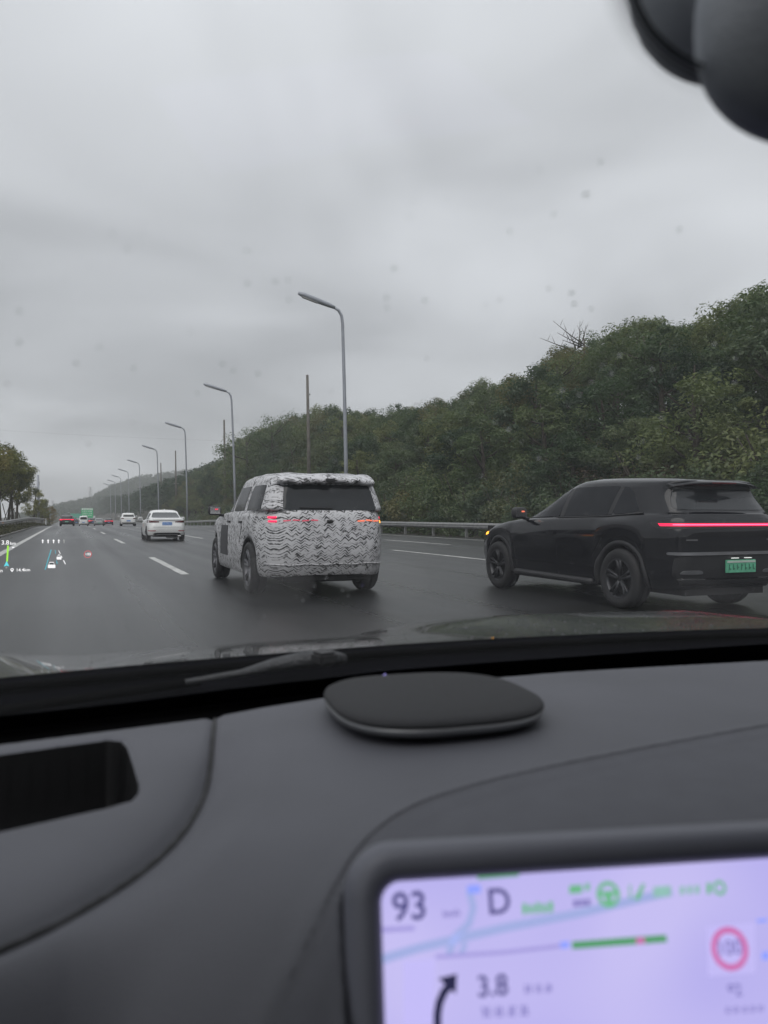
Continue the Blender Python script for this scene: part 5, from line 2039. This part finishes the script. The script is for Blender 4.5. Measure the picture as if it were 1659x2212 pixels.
pn = [(x, y, .0008) for x, y in rrect(0, W_, -H_, 0, .011)]
MB().add(pn, [tuple(range(len(pn)))]).build('display', screen_panel_mat(), scn, normals=False)


def scr(x, y):
    d = ray(x, y)
    o_ = np.array([0, 0, EYE]) - sP
    t = -(o_ @ sn) / (d @ sn)
    p = o_ + d * t
    return p @ sx, p @ sy


S_INK = glow_mat('screen_ink', (.09, .085, .25), .9)
S_INK2 = glow_mat('screen_small_ink', (.20, .18, .47), .9)
S_BLK = glow_mat('screen_black', (.025, .025, .07), .9)
S_GRN = glow_mat('screen_green', (.16, .47, .26), .95)
S_GRN2 = glow_mat('screen_pale_green', (.28, .50, .46), .95)
S_BAR = glow_mat('screen_route_green', (.10, .33, .16), .95)
S_RED = glow_mat('screen_red', (.60, .16, .42), .95)
S_BLU = glow_mat('screen_blue', (.28, .36, 1), .95)
S_MAP = glow_mat('screen_map_line', (.36, .42, .74), .95)
S_MAP2 = glow_mat('screen_map_strip', (.37, .33, .70), .95)
S_LIGHT = glow_mat('screen_card', (.53, .485, .89), .97)


def to_mesh(o_):
    """lettering becomes a plain mesh object of its own"""
    me = bpy.data.meshes.new_from_object(o_.evaluated_get(bpy.context.evaluated_depsgraph_get()))
    n_ = link(bpy.data.objects.new(o_.name, me), o_.parent)
    n_.location, n_.rotation_euler = o_.location, o_.rotation_euler
    nm = o_.name
    bpy.data.objects.remove(o_)
    n_.name = nm
    return n_


def text_on(name, body_, mat_, M_, size, parent, z=.0014, align='LEFT', bold=0.0):
    cu = bpy.data.curves.new(name, 'FONT')
    cu.body = body_
    cu.size = size
    cu.align_x = align
    cu.extrude = 0.00002 * size / .02
    cu.offset = bold * size
    cu.materials.append(mat_)
    o_ = bpy.data.objects.new(name, cu)
    link(o_, parent)
    o_.location = (M_[0], M_[1], z)
    return to_mesh(o_)


def flat(name, m, polys, parent=scn, z=.0013, bars=None):
    mb = MB()
    for P_ in polys:
        q = [(x, y, z) for x, y in P_]
        mb.add(q, [tuple(range(len(q)))])
    return mb.build(name, m, parent, normals=False)


def stroke(pts, wd):
    """ribbon polygons along a line"""
    pts = [np.array(p, float) for p in pts]
    out = []
    L1, R1 = [], []
    for i, p in enumerate(pts):
        t = pts[min(i + 1, len(pts) - 1)] - pts[max(i - 1, 0)]
        t = t / (np.linalg.norm(t) + 1e-12)
        n_ = np.array([-t[1], t[0]]) * wd / 2
        L1.append(p + n_)
        R1.append(p - n_)
    for i in range(len(pts) - 1):
        out.append([tuple(R1[i]), tuple(R1[i + 1]), tuple(L1[i + 1]), tuple(L1[i])])
    return out


def glyphs(x, y, w_, n, slope, seed, step=1.25):
    """rows of small square characters, too blurred to read"""
    rg = random.Random(seed)
    out = []
    for k in range(n):
        x0, y0 = x + k * w_ * step, y - k * slope
        for r_ in range(3):
            yy_ = y0 - w_ * (.08 + .36 * r_)
            a_, b_ = rg.uniform(0, .3) * w_, rg.uniform(.7, 1) * w_
            out.append([scr(x0 + a_, yy_), scr(x0 + b_, yy_), scr(x0 + b_, yy_ - w_ * .13), scr(x0 + a_, yy_ - w_ * .13)])
        for q in range(2):
            xx_ = x0 + w_ * (rg.uniform(.1, .3) + .45 * q)
            out.append([scr(xx_, y0), scr(xx_ + w_ * .13, y0), scr(xx_ + w_ * .13, y0 - w_), scr(xx_, y0 - w_)])
    return out


PXM = .455 / F                                      # metres per picture pixel on the screen
# map lines and cards underneath the writing
flat('map_road', S_MAP, stroke([scr(822, 2072), scr(900, 2048), scr(990, 2026), scr(1090, 2003), scr(1250, 1972), scr(1450, 1925)], 18 * PXM) +
     stroke([scr(1012, 1920), scr(1022, 1960), scr(1012, 1995), scr(985, 2020), scr(968, 2060)], 16 * PXM) + stroke([scr(1005, 2035), scr(994, 2062)], 12 * PXM), z=.0010)
flat('map_strip', S_MAP2, stroke([scr(940, 2066), scr(1090, 2056), scr(1215, 2042)], 8 * PXM) + stroke([scr(825, 2008), scr(895, 2004)], 10 * PXM), z=.00105)
flat('route_card', S_LIGHT, [[scr(870, 2075), scr(940, 2070), scr(935, 2212), scr(870, 2212)]], z=.00095)
flat('limit_card', S_LIGHT, [[scr(1525, 2000), scr(1628, 1992), scr(1630, 2100), scr(1528, 2108)]], z=.00095)
flat('top_strip', S_BAR, [[scr(1030, 1889), scr(1120, 1883), scr(1120, 1892), scr(1030, 1899)]], z=.0012)
flat('location_dot', S_BLU, [[scr(1008, 1912), scr(1036, 1910), scr(1038, 1928), scr(1010, 1930)]], z=.0012)
flat('progress_start', S_BLU, [[scr(1208, 2034), scr(1228, 2032), scr(1229, 2046), scr(1210, 2048)]], z=.0012)
text_on('speed_digits', '93', S_INK, scr(846, 1988), 78 * PXM, scn, bold=.016)
text_on('speed_unit', 'km/h', S_INK2, scr(956, 1980), 19 * PXM, scn, bold=.02)
text_on('gear_letter', 'D', S_INK, scr(1052, 1974), 72 * PXM, scn, bold=.016)
flat('status_letters', S_GRN, [[scr(1127 + 14 * k, 1974 - k), scr(1137 + 14 * k, 1973.5 - k), scr(1137 + 14 * k, (1950 + 5 * (k % 2)) - k), scr(1127 + 14 * k, (1951 + 4 * (k % 2)) - k)] for k in range(5)])
# row of green tell-tales


def ring_poly(c, ro, ri, n=28):
    out = []
    for k in range(n):
        a, b2 = 2 * math.pi * k / n, 2 * math.pi * (k + 1) / n
        out.append([(c[0] + ri * math.cos(a), c[1] + ri * math.sin(a)), (c[0] + ro * math.cos(a), c[1] + ro * math.sin(a)), (c[0] + ro * math.cos(b2), c[1] + ro * math.sin(b2)),
                    (c[0] + ri * math.cos(b2), c[1] + ri * math.sin(b2))])
    return out


flat('cruise_icon', S_GRN, [[scr(1228, 1912), scr(1256, 1910), scr(1256, 1928), scr(1228, 1930)], [scr(1262, 1908), scr(1272, 1907), scr(1272, 1922), scr(1262, 1923)]])
flat('small_number', S_INK2, [[scr(1237 + 13 * k, 1958 - k), scr(1247 + 13 * k, 1957 - k), scr(1247 + 13 * k, 1943 - k), scr(1237 + 13 * k, 1944 - k)] for k in range(3)])
c0 = scr(1312, 1931)
flat('wheel_icon', S_GRN, ring_poly(c0, 27 * PXM, 18 * PXM) + [[(c0[0] - 22 * PXM, c0[1] - 3 * PXM), (c0[0] + 22 * PXM, c0[1] - 3 * PXM), (c0[0] + 22 * PXM, c0[1] + 7 * PXM), (c0[0] - 22 * PXM, c0[1] + 7 * PXM)]] +
     [[(c0[0] - 7 * PXM, c0[1] - 24 * PXM), (c0[0] + 7 * PXM, c0[1] - 24 * PXM), (c0[0] + 9 * PXM, c0[1]), (c0[0] - 9 * PXM, c0[1])]])
flat('lane_icon', S_GRN, [[scr(1366, 1943), scr(1380, 1942), scr(1392, 1908), scr(1385, 1908)], [scr(1357, 1940), scr(1361, 1940), scr(1361, 1910), scr(1357, 1910)]])
flat('box_icon', S_GRN2, [[scr(1409, 1938), scr(1447, 1935), scr(1447, 1912), scr(1409, 1915)]] + ring_poly(scr(1428, 1924), 10 * PXM, 5 * PXM, 14))
flat('lamp_icon', S_GRN2, [[scr(1466 + 16 * k, 1932 - k), scr(1477 + 16 * k, 1931 - k), scr(1477 + 16 * k, 1913 - k), scr(1466 + 16 * k, 1914 - k)] for k in range(3)])
flat('beam_icon', S_GRN, ring_poly(scr(1552, 1917), 16 * PXM, 9 * PXM, 18) + [[scr(1524, 1930), scr(1534, 1930), scr(1534, 1906), scr(1524, 1907)]])
flat('progress_bar', S_BAR, stroke([scr(1234, 2041), scr(1340, 2033), scr(1438, 2026)], 15 * PXM))
flat('progress_mark', S_RED, stroke([scr(1372, 2031), scr(1390, 2030)], 12 * PXM), z=.0016)
# turn arrow
flat('turn_arrow', S_BLK, stroke([scr(944, 2225), scr(944, 2190), scr(948, 2165), scr(958, 2142), scr(968, 2130)], 17 * PXM) + [[scr(945, 2112), scr(986, 2102), scr(984, 2146)]])
text_on('distance_digits', '3.8', S_INK, scr(1030, 2152), 56 * PXM, scn, bold=.016)
flat('distance_unit', S_INK2, glyphs(1130, 2144, 18, 3, 1, 5))
flat('street_characters', S_INK2, glyphs(1038, 2196, 22, 4, 1.2, 6))
flat('limit_ring', S_RED, ring_poly(scr(1574, 2048), 44 * PXM, 31 * PXM, 36))
text_on('limit_digits', '100', S_INK2, scr(1574, 2061), 42 * PXM, scn, align='CENTER', bold=.01)
text_on('small_digits', '92', S_INK2, scr(1586, 2150), 34 * PXM, scn, align='CENTER', bold=.01)
flat('small_characters', S_INK2, glyphs(1564, 2188, 14, 5, 1, 7))
flat('side_mark', S_BLU, [[scr(1632, 1985), scr(1655, 1983), scr(1655, 1990), scr(1632, 1992)]])
flat('side_mark', S_BLU, [[scr(1643, 2055), scr(1659, 2054), scr(1659, 2072), scr(1643, 2073)]])

# ---- head-up display: its image hangs in the air some metres beyond the windscreen
HY = 6.0
hud = empty('head_up_display', tuple(at_y(110, 1235, HY)), 0, 'glowing head-up display image with distance, arrows and speed limit over the road at the left', 'head-up display')
h0 = np.array(hud.location)
H_W = glow_mat('hud_white', (1, 1, 1), .95)
H_DIM = glow_mat('hud_dim', (.36, .37, .36), .9)
H_G = glow_mat('hud_green', (.38, .85, .08), .95)
H_C = glow_mat('hud_cyan', (.15, .75, .85), .9)
H_T = glow_mat('hud_teal', (.10, .42, .50), .9)
H_R = glow_mat('hud_red', (.60, .16, .17), .9)
H_K = glow_mat('hud_shade', (.08, .09, .10), .6)
hp = np.linalg.norm(at_y(110, 1200, HY) - at_y(110, 1201, HY))


def hxy(x, y):
    q = at_y(x, y, HY) - h0
    return q[0], q[2]


def hflat(name, m, polys, dy=0.0):
    mb = MB()
    for P_ in polys:
        q = [(x, dy, z) for x, z in P_]
        mb.add(q, [tuple(range(len(q)))])
    return mb.build(name, m, hud, normals=False)


def htext(name, body_, x, y, px_h, m, align='LEFT'):
    cu = bpy.data.curves.new(name, 'FONT')
    cu.body = body_
    cu.size = px_h * hp / .70
    cu.align_x = align
    cu.offset = .009 * cu.size
    cu.materials.append(m)
    o_ = link(bpy.data.objects.new(name, cu), hud)
    q = hxy(x, y)
    o_.location = (q[0], 0, q[1])
    o_.rotation_euler = (R(90), 0, 0)
    return to_mesh(o_)


htext('distance_digits', '3.8', 2.5, 1176.3, 8.8, H_W)
htext('distance_unit', 'km', 21.5, 1176.8, 6.4, H_W)
hflat('road_mark', H_W, stroke([hxy(26, 1183), hxy(31, 1182)], 2.2 * hp))
hflat('route_line', H_G, stroke([hxy(17.4, 1178.5), hxy(15.2, 1213)], 3.4 * hp))
hflat('position_arrow', H_C, [[hxy(8.2, 1224), hxy(14.2, 1211.5), hxy(20, 1223.5), hxy(14.2, 1221.5)]])
hflat('tail_dot', H_DIM, ring_poly(hxy(13.6, 1226), 1.7 * hp, .2 * hp, 10))
htext('time_unit', 'in', -2.0, 1236.2, 7.0, H_W)
hflat('pin_icon', H_W, ring_poly(hxy(26, 1230.4), 3.2 * hp, 1.4 * hp, 14) + [[hxy(24.2, 1233), hxy(27.8, 1233), hxy(26, 1236)]])
htext('trip_distance', '14.4km', 34.3, 1234.6, 6.6, H_W)
for k, x in enumerate((92.3, 104, 115.8, 127)):
    hflat('lane_arrow', H_W, stroke([hxy(x, 1173.3), hxy(x, 1168)], 2.0 * hp) + [[hxy(x - 2.6, 1168.6), hxy(x + 2.6, 1168.6), hxy(x, 1164.6)]])
hflat('lane_arrow', H_DIM, stroke([hxy(138.3, 1173.3), hxy(138.3, 1168)], 1.6 * hp) + [[hxy(136, 1168.6), hxy(140.6, 1168.6), hxy(138.3, 1164.6)]])
hflat('lane_line', H_T, stroke([hxy(97.6, 1230.6), hxy(110.3, 1187.5)], 2.0 * hp))
hflat('lane_line', H_T, stroke([hxy(123.6, 1218.5), hxy(122, 1211)], 1.6 * hp) + stroke([hxy(120.2, 1196), hxy(119, 1188)], 1.1 * hp))
hflat('lane_line', H_W, stroke([hxy(141.3, 1218.5), hxy(137, 1210)], 1.7 * hp) + stroke([hxy(134.3, 1205), hxy(132, 1200.5)], 1.4 * hp) + stroke([hxy(130.4, 1196.5), hxy(126.6, 1189)], 1.1 * hp))
for (xa, xb, ya, yb) in ((103.4, 119.6, 1214, 1227), (122.3, 132.6, 1198, 1208.6)):
    hflat('car_icon', H_W, [[hxy(xa, yb), hxy(xb, yb), hxy(xb, yb - .55 * (yb - ya)), hxy(xa, yb - .55 * (yb - ya))], [hxy(xa + 2, ya + .45 * (yb - ya)), hxy(xb - 2, ya + .45 * (yb - ya)), hxy(xb - 3.2, ya), hxy(xa + 3.2, ya)]])
    hflat('icon_window', H_K, [[hxy(xa + 2.6, ya + .42 * (yb - ya)), hxy(xb - 2.6, ya + .42 * (yb - ya)), hxy(xb - 3.8, ya + 1.4), hxy(xa + 3.8, ya + 1.4)]], dy=-.004)
hflat('limit_ring', H_R, ring_poly(hxy(189.7, 1197.2), 8.2 * hp, 6.6 * hp, 30))
htext('limit_digits', '100', 189.9, 1199.6, 5.6, H_W, 'CENTER')

# ------------------------------------------------------------------ rain haze
hz = MB().box((0, 690, 75.5), (2640, 1700, 157)).build('haze', M['liner'])
hz.data.materials.clear()
hm = bpy.data.materials.new('rain_haze')
hm.use_nodes = True
t = hm.node_tree
t.nodes.clear()
pv = t.nodes.new('ShaderNodeVolumePrincipled')
pv.inputs['Color'].default_value = (.93, .945, .96, 1)
pv.inputs['Density'].default_value = HAZE
pv.inputs['Anisotropy'].default_value = 0.0
t.links.new(pv.outputs[0], t.nodes.new('ShaderNodeOutputMaterial').inputs['Volume'])
hz.data.materials.append(hm)
tag(hz, 'thin grey rain haze hanging over the whole road', 'haze', kind='stuff')
